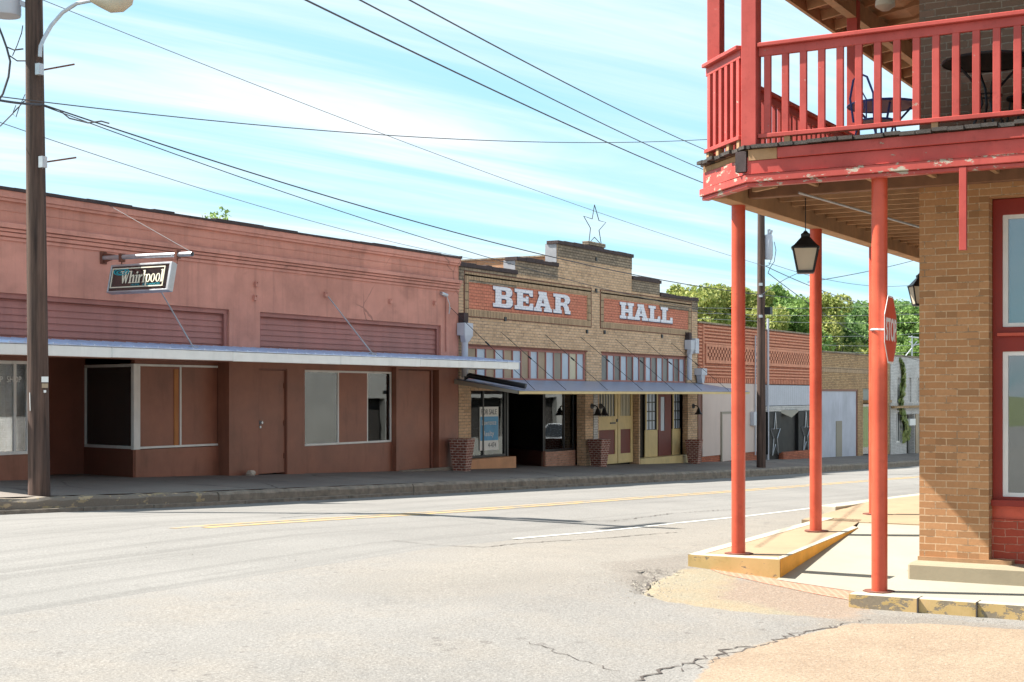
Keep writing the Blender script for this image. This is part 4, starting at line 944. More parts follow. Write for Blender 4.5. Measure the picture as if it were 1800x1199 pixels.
# garage style doors
g0, g1 = op[1][0], op[1][1]; gm = XY(1086, YF+.2); zb0 = zs(44, YF)
for a, b in ((g0+.02, gm-.02), (gm+.02, g1-.04)):
    z2 = lvl(755, 1086, YF+.2); hh = [(a+.2, b-.18, z2-1.05+.0, z2-.03), (a+.2, b-.18, z2+.32, ZO-.1)]
    zbb = zb0+.03
    hh = [(a+.2, b-.18, zbb+.32, z2), (a+.2, b-.18, z2+.45, ZO-.08)]
    d_ = part(MB().wall(a, b, zbb, ZO-.01, YF+.2, YF+.26, hh), 'garage_door', M['yelldoor'], hall, bevel=.006)
    part(MB().box(hh[0][0], hh[0][1], YF+.225, YF+.24, hh[0][2], hh[0][3]), 'lower_panel', M['maroond'], d_)
    part(MB().box(hh[1][0], hh[1][1], YF+.24, YF+.25, hh[1][2], hh[1][3]), 'pane', M['darkpane'], d_)
    bb = MB(); n = 7
    for i in range(1, n): x = hh[1][0]+(hh[1][1]-hh[1][0])*i/n; bb.box(x-.03, x+.03, YF+.215, YF+.235, hh[1][2], hh[1][3])
    part(bb, 'bars', M['creampane'], d_)
part(MB().box(gm-.12, gm-.04, YF+.17, YF+.199, zb0+1.42, zb0+1.52).box(gm-.6, gm-.2, YF+.18, YF+.199, zb0+1.36, zb0+1.41), 'handle', M['black'], hall)
# french panels and red door
e0 = op[2][0]; e1 = op[2][1]; zE = zs(48, YF)+.25
part(MB().box(e0, e1+.0, YF-.02, YF+.4, -2, zE-.002), 'doorstep', M['yelldoor'], hall, bevel=.02)
part(MB().box(e0, e0+.25, YF+.2, YF+.3, zE, ZO).box(XY(1200,YF+.3), e1, YF+.2, YF+.3, zE, ZO), 'post', M['grey'], hall)
for a, b in ((XY(1134, YF+.3), XY(1156, YF+.3)), (XY(1182, YF+.3), XY(1200, YF+.3)-.02)):
    zq = zE+.95; nn = [a+.12+(b-a-.24)*i/3 for i in range(4)]; rows = [zq+(ZO-.06-zq)*i/4 for i in range(5)]
    hh = [(nn[i]+.02, nn[i+1]-.02, rows[j]+.02, rows[j+1]-.02) for i in range(3) for j in range(4)]
    d_ = part(MB().box(a, b, YF+.3, YF+.34, zE, zq), 'door_panel', M['yelldoor'], hall, bevel=.005)
    part(MB().wall(a, b, zq+.001, ZO-.01, YF+.325, YF+.34, hh), 'muntins', M['black'], d_); part(MB().box(a+.05, b-.05, YF+.342, YF+.35, zq, ZO-.05), 'pane', M['palepane'], d_)
    part(MB().box(a, a+.1, YF+.28, YF+.299, zq, ZO-.01).box(b-.1, b, YF+.28, YF+.299, zq, ZO-.01), 'stile', M['yelldoor'], d_)
a, b = XY(1158, YF+.3), XY(1180, YF+.3)
d_ = part(MB().wall(a, b, zE, ZO-.01, YF+.31, YF+.35, [(a+.2, b-.55, zE+.9, ZO-.2)]), 'entrance_door', M['maroond'], hall, bevel=.004)
part(MB().box(a+.2, b-.55, YF+.33, YF+.34, zE+.9, ZO-.2), 'pane', M['palepane'], d_)
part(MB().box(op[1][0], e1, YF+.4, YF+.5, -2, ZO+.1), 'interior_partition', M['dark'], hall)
# brick infill pier ornament near bell lamps + side and back walls
part(MB().box(XH1-.3, XH1-.001, YF+.3, 40, -2, EYE+3.4).box(XH0, XH0+.3, YF+.3, 40, -2, EYE+3.3).box(XH0, XH1, 40, 40.3, -2, EYE+3.2), 'side_wall', M['tan'], hall)
part(MB().box(XH0+.3, XH1-.3, YF+.31, 40, EYE+2.4, EYE+2.5), 'roof', M['coping'], hall)
# plaster strip on pier
p = PY(1046, 760, YF); part(MB().box(p.x-.14, p.x+.16, YF-.025, YF-.001, zs(43,YF)+.5, ZO-.0), 'plaster_strip', M['whitebrick'], hall)
# rear brick block seen above the roof
rb = thing('rear_building', 'sunlit orange brick wall rising behind the stepped parapet of the hall', 'building', (45, 22, 0))
part(MB().box(45, 46.3, 22.2, 33, -1, EYE+4.80), 'wall', M['litbrick'], rb); part(MB().box(44.95, 46.35, 22.15, 33.05, EYE+4.801, EYE+4.85), 'coping', M['tandirty'], rb)
# wire star
sp = PY(1044, 432, YF+.15); star = thing('wire_star', 'thin wire outline star standing on the hall parapet', 'star ornament', sp)
s1 = PY(1044, 432, YF+.15); pxs = [(1045,360),(1053,388),(1065,391),(1053,405),(1057,430),(1045,417),(1034,427),(1038,401),(1026,380),(1041,385)]
pp = [PY(a, b, YF+.15)-sp for a, b in pxs]; pp.append(pp[0]); pp[6] = (PY(1035, 428, YF+.15)-sp)
MB().tube(pp, .014, 5, False).build('outline', M['black'], star)
MB().box(-.6, .62, -.12, .12, -.02, .1).build('base_block', M['tandirty'], star, .01)
# brick planters
def planter():
    m = MB(); tw_, bw_, h = .27, .17, .9
    for k in range(4): pass
    t = [(-tw_,-tw_,h),(tw_,-tw_,h),(tw_,tw_,h),(-tw_,tw_,h)]; b = [(-bw_,-bw_,0),(bw_,-bw_,0),(bw_,bw_,0),(-bw_,bw_,0)]; ti = [(x*.8,y*.8,z) for x,y,z in t]; bi = [(x*.7,y*.7,h-.2) for x,y,z in t]
    for i in range(4):
        j = (i+1) % 4; m.poly([b[i],b[j],t[j],t[i]]); m.poly([t[i],t[j],ti[j],ti[i]]); m.poly([ti[i],ti[j],bi[j],bi[i]])
    m.poly(bi); m.poly(b[::-1]); return m
for px, base, lab in ((812, 825, 'tapered brick planter against the corner of the rose stucco building'), (1053, 822, 'tapered brick planter between display window and mustard garage doors'), (1220, 815, 'tapered brick planter at the far end of the hall front')):
    p = PY(px, base, YF-.38); p.z = zs(p.x, p.y)-.03
    if px == 812: m = planter(); pl0 = m.build('planter', M['planter']); o = pl0
    else: o = pl0.copy(); COL.objects.link(o)
    o.location = p; o.rotation_euler = (0, 0, R(8 if px != 1053 else -6)); tag(o, lab, 'planter', 'brick planters along the hall front')
# bell wall lamps
def walllamp():
    m = MB().tube([(0,0,0),(0,-.16,.02),(0,-.26,-.02),(0,-.28,-.1)], .02, 7); r = thing('wall_lamp', 'x', 'lamp')
    m.build('arm', M['black'], r); MB().tube([(0,-.28,-.06),(0,-.28,-.12),(0,-.28,-.22),(0,-.28,-.3)], [.03,.06,.09,.17], 12).build('lamp_shade', M['black'], r, smooth=True)
    MB().tube([(0,0,0),(0,-.03,0)], .09, 10).build('wall_plate', M['black'], r); return r
wl = None
for px, lab, sgn in ((1040, 'left of the two bell shaped lamps on the pier beside the garage doors', 0), (1055, 'right of the two bell shaped lamps on the pier beside the garage doors', 0), (1218, 'single small bell lamp at the far end pier of the hall', 1)):
    p = PY(px, 714, YF-.002)
    if wl is None: wl = walllamp(); o = wl
    else: o = copy_tree(wl)
    o.location = p; o.rotation_euler = (0, 0, R(-35 if px == 1055 else -20)); tag(o, lab, 'wall lamp', 'bell lamps on the hall front')
# for sale sign in the window
p = PY(838, 800, YR+.06); q = PY(880, 720, YR+.06); fs = thing('for_sale_sign', 'white and blue realty FOR SALE poster fixed to the display window glass', 'sign', (p.x+.1, YR+.018, p.z+.12))
W_, H_ = 1.05, 1.25
MB().box(0, W_, 0, .008, 0, H_).build('board', M['signwhite'], fs); MB().box(.02, W_-.02, -.004, -.001, .28, H_-.28).build('blue_band', M['saleblue'], fs)
text_mesh('lettering', 'FOR SALE', .22, .002, M['saleblack'], fs, Matrix.Translation((.05,-.006,H_-.22)) @ MX, .95)
text_mesh('lettering', 'Lawrence', .21, .002, M['signwhite'], fs, Matrix.Translation((.09,-.008,H_-.52)) @ MX, 1)
text_mesh('lettering', 'Realty', .21, .002, M['signwhite'], fs, Matrix.Translation((.15,-.008,H_-.84)) @ MX, 1.2)
text_mesh('lettering', '4-474', .2, .002, M['saleblack'], fs, Matrix.Translation((.45,-.006,.08)) @ MX, 1)
# ------------------------------------------------------------------ red corbelled building
XR0 = XH1+.02; XR1 = XY(1432, YF); ZRt = EYE+2.70
rd = thing('corbelled_brick_building', 'rust red brick building with striped corbelling and checkered brick panels, beige boarding below', 'building', (57, 21.2, -1))
zl = EYE+.42; st0 = XY(1341, YF)
part(MB().wall(XR0, XR1, zl, ZRt-.05, YF, YF+.3), 'brick_wall', M['corbel'], rd)
cb = MB(); z = EYE+2.60; 
while z > EYE+1.95: cb.box(XR0+.55, XR1, YF-.03, YF-.0005, z-.06, z); z -= .125
z = EYE+1.08
while z > EYE+.66: cb.box(XR0+.55, XR1, YF-.03, YF-.0005, z-.06, z); z -= .125
cb.box(XR0+.45, XR0+.55, YF-.045, YF-.0005, EYE+.5, ZRt-.08); cb.box(st0+.15, st0+.3, YF-.045, YF-.0005, EYE+.5, ZRt-.08)
z = EYE+2.55
while z > EYE+.5: cb.box(XR0+.02, XR0+.4, YF-.025, YF-.0005, z-.06, z); z -= .125
part(cb, 'corbelled_bands', M['corbel2'], rd, fix=True)
for a, b in ((XR0+.75, st0-.3), (st0+.55, XR1-.2)):
    c, d = EYE+1.18, EYE+1.9
    part(MB().wall(a, b, c, d, YF-.04, YF-.001, [(a+.12, b-.12, c+.12, d-.1)]), 'panel_border', M['corbel2'], rd)
    part(MB().box(a+.12, b-.12, YF-.006, YF-.0006, c+.12, d-.1), 'panel_back', M['corbeld'], rd)
    ck = MB(); r_ = 0; z = c+.12
    while z < d-.12:
        x = a+.14+(.155 if r_ % 2 else 0)
        while x < b-.25: ck.box(x, x+.17, YF-.035, YF-.007, z, min(z+.13, d-.1)); x += .31
        z += .135; r_ += 1
    part(ck, 'checker_bricks', M['corbel2'], rd, fix=False)
sd = MB(); x = XR0+.7
while x < XR1-.1: sd.box(x, x+.09, YF-.02, YF-.0005, zl+.02, zl+.2); x += .2
part(sd, 'soldier_course', M['corbel2'], rd, fix=False)
part(MB().box(XR0, XR1, YF-.06, YF+.36, ZRt-.049, ZRt+.02), 'coping', M['tandirty'], rd, bevel=.01)
bx1 = XY(1336, YF)
zg = zs(54, YF)
part(MB().box(XR0+.35, bx1, YF-.05, YF+.1, zg+.28, zl-.002), 'boarding', M['beige'], rd)
part(MB().box(XR0+.35, bx1, YF-.02, YF+.1, -2.5, zg+.275), 'base_course', M['corbel'], rd)
dx0, dx1 = XY(1266, YF), XY(1300, YF); zd = zg+.02
d_ = part(MB().box(dx0, dx1, YF-.09, YF-.051, zd, ZY(1280, 727, YF)), 'door', M['beige'], rd, bevel=.01, label='beige double door with white battens')
part(MB().box(dx0-.1, dx0-.002, YF-.1, YF-.051, zd, ZY(1280,727,YF)+.08).box(dx0-.002, dx1+.1, YF-.1, YF-.051, ZY(1280,727,YF)+.002, ZY(1280,727,YF)+.08).box((dx0+dx1)/2-.02, (dx0+dx1)/2+.02, YF-.1, YF-.091, zd, ZY(1280,727,YF)), 'door_frame', M['greige'], d_)
part(MB().box(XR0, XR0+.34, YF-.02, YF+.1, -2.5, zl-.002), 'end_pier', M['brownd'], rd)
# right half: pale corrugated transom, black stars
tr = MB(); x = st0+.2
while x < XR1-.05: tr.prism([(x, YF+.0, EYE-.48), (x+.12, YF-.035, EYE-.48), (x+.24, YF+.0, EYE-.48)], (0,0,.86)); x += .25
part(tr, 'corrugated_transom', M['xfmr'], rd)
part(MB().box(st0+.1, XR1, YF+.01, YF+.3, -3, zl-.002), 'shopfront', M['blackpaint'], rd)
part(MB().box(st0+.15, XR1, YF-.08, YF+.0, EYE-.72, EYE-.5), 'ledge', M['whitebrick'], rd)
for a, b, dep in ((XY(1345, YF), XY(1369, YF), -.12), (XY(1399, YF), XY(1423, YF), -.12)):
    pn_ = part(MB().box(a, b, YF+dep, YF+.0, EYE-2.5, EYE-.74), 'black_panel', M['blackpaint'], rd, bevel=.01)
    cx = (a+b)/2; cz = EYE-1.75; rr = [.98, .36]
    loop = [(cx+rr[i % 2]*.62*cos(pi/2+i*pi/5)*(1.0), cz+rr[i % 2]*1.0*sin(pi/2+i*pi/5)) for i in range(10)]
    part(MB().tube([(x, YF+dep-.03, z) for x, z in loop+[loop[0]]], .02, 5, False), 'star_outline', M['steel'], pn_)
part(MB().box(XY(1369,YF), XR1, YF-.2, YF+.0, -3, zs(60,YF)+.3), 'bulkhead', M['corbel'], rd)
aw = MB().prism([(XY(1365,YF), YF-.02, EYE-.72), (XY(1378,YF), YF-.35, EYE-1.0), (XY(1392,YF), YF-.3, EYE-.75), (XY(1400,YF), YF-.02, EYE-.72)], (0,.01,.05)); part(aw, 'torn_awning', M['greige'], rd)
part(MB().box(XR0, XR1, YF+.31, 38, EYE+1.7, EYE+1.8).box(XR1-.3, XR1-.002, YF+.3, 38, -2, EYE+2.3), 'roof', M['coping'], rd)
# pipes and meter
for px, y0, y1, r_ in ((1328, 590, 800, .03), (1350, 560, 822, .05)):
    p = PY(px, y0, YF-.1); q = PY(px, y1, YF-.1); part(MB().tube([p, q], r_, 7), 'service_pipe', M['xfmr'], rd)
p = PY(1326, 735, YF-.12); part(MB().box(p.x-.3, p.x+.1, YF-.22, YF-.051, p.z-.3, p.z+.25), 'meter_box', M['xfmr'], rd, bevel=.01)
p = PY(1234, 650, YF-.2); part(MB().box(p.x-.25, p.x+.25, YF-.3, YF-.001, p.z-.2, p.z+.05).prism([(p.x-.2, YF-.25, p.z-.2),(p.x+.2,YF-.25,p.z-.2),(p.x+.08,YF-.25,p.z-.5),(p.x-.08,YF-.25,p.z-.5)], (0,.2,0)), 'conductor_head', M['xfmr'], rd)
# ------------------------------------------------------------------ ochre brick building
XO0 = XR1+.02; XO1 = XY(1564, YF); ZOt = EYE+1.93
oc = thing('ochre_brick_building', 'low ochre brick building with a big blue grey boarded opening', 'building', (70, 21.2, -1.3))
bo = (XY(1436, YF), XY(1508, YF), -3, EYE+.24); sh = (XY(1517, YF), XY(1562, YF)-.3, -3, EYE+.28)
part(MB().wall(XO0, XO1, -3, ZOt, YF, YF+.3, [bo, sh]), 'brick_wall', M['tan2'], oc)
part(MB().box(XO0, XO1, YF-.05, YF+.35, ZOt+.001, ZOt+.07), 'coping', M['tandirty'], oc, bevel=.01)
part(MB().box(XO0+.3, XO1-.3, YF-.02, YF-.001, ZOt-.9, ZOt-.65), 'soldier_course', M['soldier'], oc)
part(MB().box(bo[0], bo[1]-.15, YF+.05, YF+.15, -3, bo[3]-.1), 'boarding', M['bluepanel'], oc)
part(MB().box(bo[0], bo[1], YF+.02, YF+.2, bo[3]-.1, bo[3]-.001).box(bo[1]-.15, bo[1]-.001, YF+.02, YF+.2, -3, bo[3]-.1), 'lintel', M['brownd'], oc)
a, b = XY(1471, YF), XY(1481, YF); part(MB().box(a, b, YF+.02, YF+.06, -3, ZY(1476, 740, YF)), 'door', M['greige'], oc, label='narrow dark door')
part(MB().box(sh[0], sh[1], YF+.15, YF+.2, EYE-.3, EYE+.28), 'transom', M['darkpane'], oc)
part(MB().box(sh[0], sh[1], YF-.25, YF+.2, EYE-.45, EYE-.302), 'ledge', M['tan2'], oc)
wf, hh = framed(sh[0]+.3, sh[1], -2, EYE-.5, YF+.12, .12, M['white'], 'shop_window', oc, mull=(sh[0]+1.6, sh[0]+3.2))
for h in hh: part(MB().box(h[0], h[1], YF+.15, YF+.16, h[2]+.4, h[3]), 'pane', M['mirror'], wf)
part(MB().box(sh[0]+1.7, sh[0]+2.7, YF+.09, YF+.11, EYE-1.9, EYE-.75), 'poster', M['bluepanel'], wf)
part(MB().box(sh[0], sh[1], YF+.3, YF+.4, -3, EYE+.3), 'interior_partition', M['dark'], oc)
part(MB().box(XO0, XO1, YF+.31, 38, EYE+1.3, EYE+1.4), 'roof', M['coping'], oc)
# ------------------------------------------------------------------ white brick building
XW0 = XO1+.02; XW1 = 108
wb = thing('white_brick_building', 'two storey whitewashed brick building with narrow windows and climbing ivy', 'building', (82, 21.2, -1.7))
wns = []
for px in (1578, 1598, 1613): wns.append((XY(px-2.5, YF), XY(px+2.5, YF), EYE-.45, EYE+.9))
lows = [(XY(1574, YF), XY(1584, YF), EYE-2.6, EYE-.95), (XY(1592, YF), XY(1606, YF), -4, EYE-1.1), (XY(1609, YF), XY(1618, YF), -4, EYE-1.1)]
part(MB().wall(XW0, XW1, -4, EYE+2.02, YF-.05, YF+.3, wns+lows), 'brick_wall', M['whitebrick'], wb)
part(MB().box(XW0, XW1, YF-.1, YF+.3, EYE+2.021, EYE+2.1), 'coping', M['tandirty'], wb)
for w_ in wns+lows[:1]:
    f, hh = framed(w_[0], w_[1], w_[2], w_[3], YF+.05, .09, M['white'], 'window', wb, mull=((w_[0]+w_[1])/2,)); part(MB().box(w_[0]+.05, w_[1]-.05, YF+.08, YF+.09, w_[2]+.05, w_[3]-.05), 'pane', M['darkpane'], f)
part(MB().box(XW0, XW1, YF+.31, YF+.4, -4, EYE-.9), 'interior_partition', M['dark'], wb)
part(MB().box(XW0, XW1, YF-.25, YF-.051, EYE-.75, EYE-.62), 'ledge', M['tan2'], wb)
part(MB().box(XY(1590,YF), XY(1600,YF), YF-.3, YF-.06, EYE-1.7, EYE-1.35), 'sign_board', M['signwhite'], wb)
part(MB().box(XY(1607,YF), XY(1612,YF), YF-.1, YF-.052, -3, EYE-1.1), 'plywood_sheet', M['tanpane'], wb)
iv = MB(); rnd = random.Random(4)
for i in range(420):
    t = rnd.random(); x = XY(1580+7*t+3*sin(t*9)+rnd.gauss(0, 1)*(.6+t*2.2), YF); z = EYE+1.8-4.3*t+rnd.uniform(-.1,.1); s_ = .14; y = YF-.06-rnd.random()*.15
    a = rnd.uniform(0, 6.28); iv.poly([(x+s_*cos(a+k*pi/2), y+s_*.4*sin(a*3+k), z+s_*sin(a+k*pi/2)) for k in range(4)])
o = iv.build('ivy', M['ivy'], fix=False); tag(o, 'ivy vine hanging down the white brick wall', 'ivy')
# ------------------------------------------------------------------ near corner building
XB = 14.87; YBk = PX(1616, 500, XB).y
nb = thing('corner_building', 'brown brick corner building with red timber balcony on red pipe posts', 'building', (XB, YBk, 0))
yw0 = PX(1738, 500, XB).y; zD = EYE+2.405; zpb = EYE-1.67
YS = -9.0
wy = [(.7, yw0, -1, EYE+1.94)]; 
W1 = MB().wall(YS, YBk, zpb, EYE+2.1, XB, XB+.3, [(-2.6, .0, -1, EYE+1.94), (.55, yw0, -1, EYE+1.94), (-6.2, -3.4, -1, EYE+1.94)], 'y')
part(W1, 'ground_floor_wall', M['pier'], nb)
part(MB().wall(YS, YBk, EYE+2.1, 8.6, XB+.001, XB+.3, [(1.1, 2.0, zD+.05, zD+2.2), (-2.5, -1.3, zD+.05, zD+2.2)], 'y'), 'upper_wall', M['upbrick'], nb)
part(MB().box(XB+.3, 48, YBk-.3, YBk-.001, -1, 8.6), 'street_side_wall', M['whitebrick'], nb)
part(MB().box(XB+.3, XB+.4, YS, YBk-.3, EYE+2.3, EYE+2.4).box(XB+.6, XB+.7, YS, YBk-.31, EYE+2.4, 8.6), 'interior_partition', M['dark'], nb)
part(MB().box(XB-.30, XB+.3, YS, YBk+.04, zA-.2, zpb-.0), 'plinth', M['sand'], nb, bevel=.02)
part(MB().box(XB-.02, XB+.29, YBk-.9, YBk+.012, zpb+.001, zpb+.04), 'base_board', M['rawwood'], nb)
XWd = XB+.16
fh = [(PX(1800,500,XWd).y-1.6, PX(1762, 500, XWd).y, ZY(1,1,1)*0+EYE+(HY-575)*XWd/ray(1762)[0], EYE+(HY-378)*XWd/ray(1762)[0]), (PX(1800,500,XWd).y-1.6, PX(1762, 500, XWd).y, EYE+(HY-873)*XWd/ray(1762)[0], EYE+(HY-618)*XWd/ray(1762)[0])]
zb1 = EYE+(HY-912)*XWd/ray(1762)[0]
zsill = fh[1][2]-.06
fr = part(MB().wall(.55, yw0-.001, zsill, EYE+1.935, XWd, XWd+.1, fh, 'y'), 'window_frame', M['redframe'], nb, bevel=.006)
part(MB().box(XWd-.0, XWd+.1, .55, yw0-.001, zb1, zsill-.002), 'bulkhead_panel', M['redpost'], nb)
part(MB().box(XWd-.07, XWd-.001, .55, yw0-.002, zsill-.03, zsill+.03), 'sill', M['redframe'], nb)
part(MB().box(XWd-.05, XWd-.001, .55, fh[0][1]+.04, fh[0][2]-.09, fh[0][2]-.06), 'rail', M['redpost'], fr)
part(MB().box(XWd-.03, XWd+.25, .55, yw0-.001, zpb, zb1-.001), 'painted_brick_base', M['redbrick'], nb)
for h in fh:
    s_ = part(MB().wall(h[0], h[1], h[2], h[3], XWd+.02, XWd+.06, [(h[0]+.05, h[1]-.05, h[2]+.04, h[3]-.04)], 'y'), 'sash', M['white'], fr)
    part(MB().box(XWd+.035, XWd+.043, h[0]+.04, h[1]-.04, h[2]+.03, h[3]-.03), 'pane', M['mirror'], s_)
part(MB().box(XB+1.6, XB+1.7, YS, YBk-.31, -1, EYE+2.3), 'interior_partition', M['greige'], nb)
part(MB().box(XWd+.08, XWd+.12, .6, yw0-.05, fh[0][2]-.0, fh[0][3]+.05), 'shade', M['greige'], fr)
for a, b in ((-2.6, 0.0), (-6.2, -3.4)): part(MB().box(XWd, XWd+.1, a, b, zpb, EYE+1.935), 'boarded_window', M['redframe'], nb)
# --- balcony
XFc = 13.5; YEd = 5.86
K0 = (XFc, PX(1316, 300, XFc).y); K1 = (XFc+ (YEd-K0[1])*.95, YEd)
print('chamfer', K0, K1)
XEn = 42
outline = [(XFc, YS), K0, K1, (XEn, YEd), (XEn, YBk), (XB, YBk), (XB, YS)]
deck = part(MB().prism([(a, b, zD-.035) for a, b in outline], (0,0,.035)), 'balcony_deck', M['oldwood'], nb)
def band(z0, z1, off, mat, name, root, x_end=XEn, jitter=0, parts='fcs', th=.04, ystart=YS, yend=None):
    """boards round the deck edge: f front (side street), c chamfer, s street side; off = how far proud"""
    m = MB(); k = off*.41
    F0 = (XFc-off, ystart); F1 = (XFc-off, K0[1]+k); C1_ = (K1[0]-k, YEd+off); S1 = (x_end, YEd+off)
    def inn(p, q):
        p, q = Vector(p), Vector(q); d = (q-p).normalized(); n = Vector((d.y, -d.x)); return n*th
    segs = {'f': (F0, F1), 'c': (F1, C1_), 's': (C1_, S1)}
    for c in parts:
        p, q = segs[c]; n = inn(p, q)
        m.prism([(p[0], p[1], z0), (q[0], q[1], z0), (q[0]+n.x, q[1]+n.y, z0), (p[0]+n.x, p[1]+n.y, z0)], (0,0,z1-z0))
    return part(m, name, mat, root, bevel=.006)
de = MB()
rnd = random.Random(8); L_ = []
y = YS
while y < K0[1]: L_.append(((XFc, y), (XFc, min(y+.14, K0[1])))); y += .145
n_ = 8
for i in range(n_):
    t0, t1 = i/n_, (i+.96)/n_; L_.append(((K0[0]+(K1[0]-K0[0])*t0, K0[1]+(K1[1]-K0[1])*t0), (K0[0]+(K1[0]-K0[0])*t1, K0[1]+(K1[1]-K0[1])*t1)))
for p, q in L_:
    d = (Vector(q)-Vector(p)).normalized(); n = Vector((-d.y, d.x)); o_ = .045+rnd.uniform(0, .05); dz = rnd.uniform(-.012, .006)
    de.prism([(p[0]+n.x*o_, p[1]+n.y*o_, zD-.028+dz), (q[0]+n.x*o_, q[1]+n.y*o_, zD-.028+dz), (q[0]-n.x*.1, q[1]-n.y*.1, zD-.028+dz), (p[0]-n.x*.1, p[1]-n.y*.1, zD-.028+dz)], (0,0,.034))
part(de, 'deck_board_ends', M['deckedge'], deck, fix=False)
part(MB().box(K1[0]+.05, XEn, YEd+.0, YEd+.06, zD-.03, zD+.004), 'deck_nosing', M['deckedge'], deck)
e = EYE
band(e+2.27, e+2.368, .035, M['red'], 'upper_fascia', nb, parts='f', yend=0, ystart=YS) if False else None
m = MB().box(XFc-.035, XFc+.0, YS, K0[1]-.30, e+2.265, e+2.368); part(m, 'upper_fascia', M['red'], nb, bevel=.005)
part(MB().box(XFc-.012, XFc+.01, K0[1]-.29, K0[1]-.0, e+2.265, e+2.368), 'bare_fascia_end', M['rawwood'], nb)
band(e+2.13, e+2.264, .005, M['red'], 'fascia', nb, parts='f')
band(e+2.05, e+2.128, .045, M['redpeel'], 'fascia_trim', nb, parts='fc', th=.07)
band(e+2.12, e+2.30, .01, M['redpeel'], 'chamfer_fascia', nb, parts='c')
band(e+2.30, e+2.365, -.01, M['rawwood'], 'chamfer_board', nb, parts='c')
band(e+2.01, e+2.049, .02, M['redpeel'], 'lower_strip', nb, parts='fc', th=.08)
band(e+2.05, e+2.365, .01, M['rawwood'], 'street_fascia', nb, parts='s', th=.05)
q = K0; part(MB().box(XFc-.02, XFc+.06, K0[1]+.02, K0[1]+.13, e+2.16, e+2.36), 'flashing', M['coping'], nb)
# underside framing
zJ = e+2.365
bm_ = part(MB().box(XY(1262,YEd-.2), XEn, YEd-.30, YEd-.12, e+2.0, zJ-.002), 'street_beam', M['rawwood'], nb, bevel=.005)
part(MB().box(14.70, 14.82, YS, YEd-.31, e+2.07, zJ-.002), 'cross_beam', M['oldwood'], nb, bevel=.005)
part(MB().box(XFc+.05, XFc+.15, YS, K0[1]-.05, e+2.06, zJ-.002), 'edge_beam', M['oldwood'], nb, bevel=.005)
jf = part(MB().box(XB, XEn, YBk, YBk+.05, e+2.12, zJ-.003), 'joist_ledger', M['oldwood'], nb)
x = 15.25
while x < 40: part(MB().box(x-.022, x+.022, YBk+.05, YEd-.31, e+2.14, zJ-.004), 'joist', M['rawwood'], jf); x += .42
jg = part(MB().box(XB-.05, XB-.001, YS, YBk-.02, e+2.14, zJ-.003), 'joist_ledger', M['oldwood'], nb)
y = -3
while y < 5.2: part(MB().box(XFc+.16, 14.69, y-.022, y+.022, e+2.14, zJ-.004), 'joist', M['rawwood'], jg); y += .6
part(MB().obox((14.2, 5.3, e+2.12), (XFc+.5, 5.0, e+2.12), .05, .12), 'brace', M['rawwood'], nb)
part(MB().tube([(14.4, YBk+1.1, e+2.05), (15.9, YBk+.2, e+1.78)], .012, 6), 'conduit', M['steel'], nb)
part(MB().box(PX(1408,318,13.9).x-.12, PX(1408,318,13.9).x+.12, PX(1408,318,13.9).y-.07, PX(1408,318,13.9).y+.07, e+2.10, e+2.13), 'junction_box', M['steel'], nb)
# hanging batten beneath the fascia
q = PX(1693, 300, XFc-.02); q2 = PX(1693, 440, XFc-.02)
part(MB().box(XFc-.04, XFc-.0, q.y-.032, q.y+.032, q2.z, e+2.045), 'hanging_batten', M['red'], nb, bevel=.003)
# posts
def pipepost(x, y, zb, zt_, r=.073):
    o = part(MB().tube([(x, y, zb), (x, y, zt_)], r, 28), 'pipe_post', M['redpost'], nb, smooth=True)
    rn = random.Random(int(x*100)); pts_ = [(x+(.145+rn.uniform(-.02,.02))*cos(a*pi/4+.4), y+(.145+rn.uniform(-.02,.02))*sin(a*pi/4+.4), zb+.002) for a in range(8)]
    part(MB().prism(pts_, (0,0,.014)), 'base_plate', M['rust'], o)
a = ray(1546); pipepost(13.64, 13.64*a[1]/a[0], zA-.01, e+2.06, .0735)
for px in (1298, 1434, 1537):
    x_ = XY(px, YEd-.2); pipepost(x_, YEd-.2, zk(x_)-.006, e+2.0)
for x_ in (23.2, 26.6, 30): pipepost(x_, YEd-.2, zk(x_)-.1, e+2.0)
pipepost(13.64, -.4, zA-.01, e+2.06)
# railing
zr0, zr1 = e+2.485, e+2.52; zt0, zt1 = e+3.30, e+3.40
XRl = XFc+.07; YRl = YEd-.12
J0 = (XRl, K0[1]-.02); J1 = (K1[0]+.03, YRl)
def railing(p, q, n, label=None, start=.5):
    p, q = Vector((*p, 0)), Vector((*q, 0)); d = (q-p).normalized()
    r = part(MB().obox(p+Vector((0,0,zt1-.018)), q+Vector((0,0,zt1-.018)), .14, .04), 'railing', M['red'], nb, bevel=.006)
    part(MB().obox(p+Vector((0,0,zt0+.02)), q+Vector((0,0,zt0+.02)), .045, .085), 'under_rail', M['red'], r, bevel=.004)
    part(MB().obox(p+Vector((0,0,(zr0+zr1)/2)), q+Vector((0,0,(zr0+zr1)/2)), .085, zr1-zr0+.006), 'bottom_rail', M['red'], r, bevel=.004)
    L = (q-p).length
    for i in range(n):
        c = p+d*(L*(i+start)/n); part(MB().obox(c+Vector((0,0,zr1+.003)), c+Vector((0,0,zt0-.02)), .042, .066, (d.x,d.y,0)), 'baluster', M['red'], r, bevel=.004)
    for t in (.06, .35, .65, .94):
        c = p+d*(L*t); part(MB().obox(c+Vector((0,0,zD+.001)), c+Vector((0,0,zr0-.002)), .05, .06, (d.x,d.y,0)), 'rail_block', M['rawwood'], r)
    return r
railing((XRl, J0[1]-4.9), (XRl, J0[1]-.06), 27); railing((J0[0]-.03, J0[1]+.10), (J1[0]-.10, J1[1]+.05), 6)
railing((J1[0]+.07, YRl), (19.0, YRl), 26); railing((19.15, YRl), (23.3, YRl), 23)
zRf = e+4.9
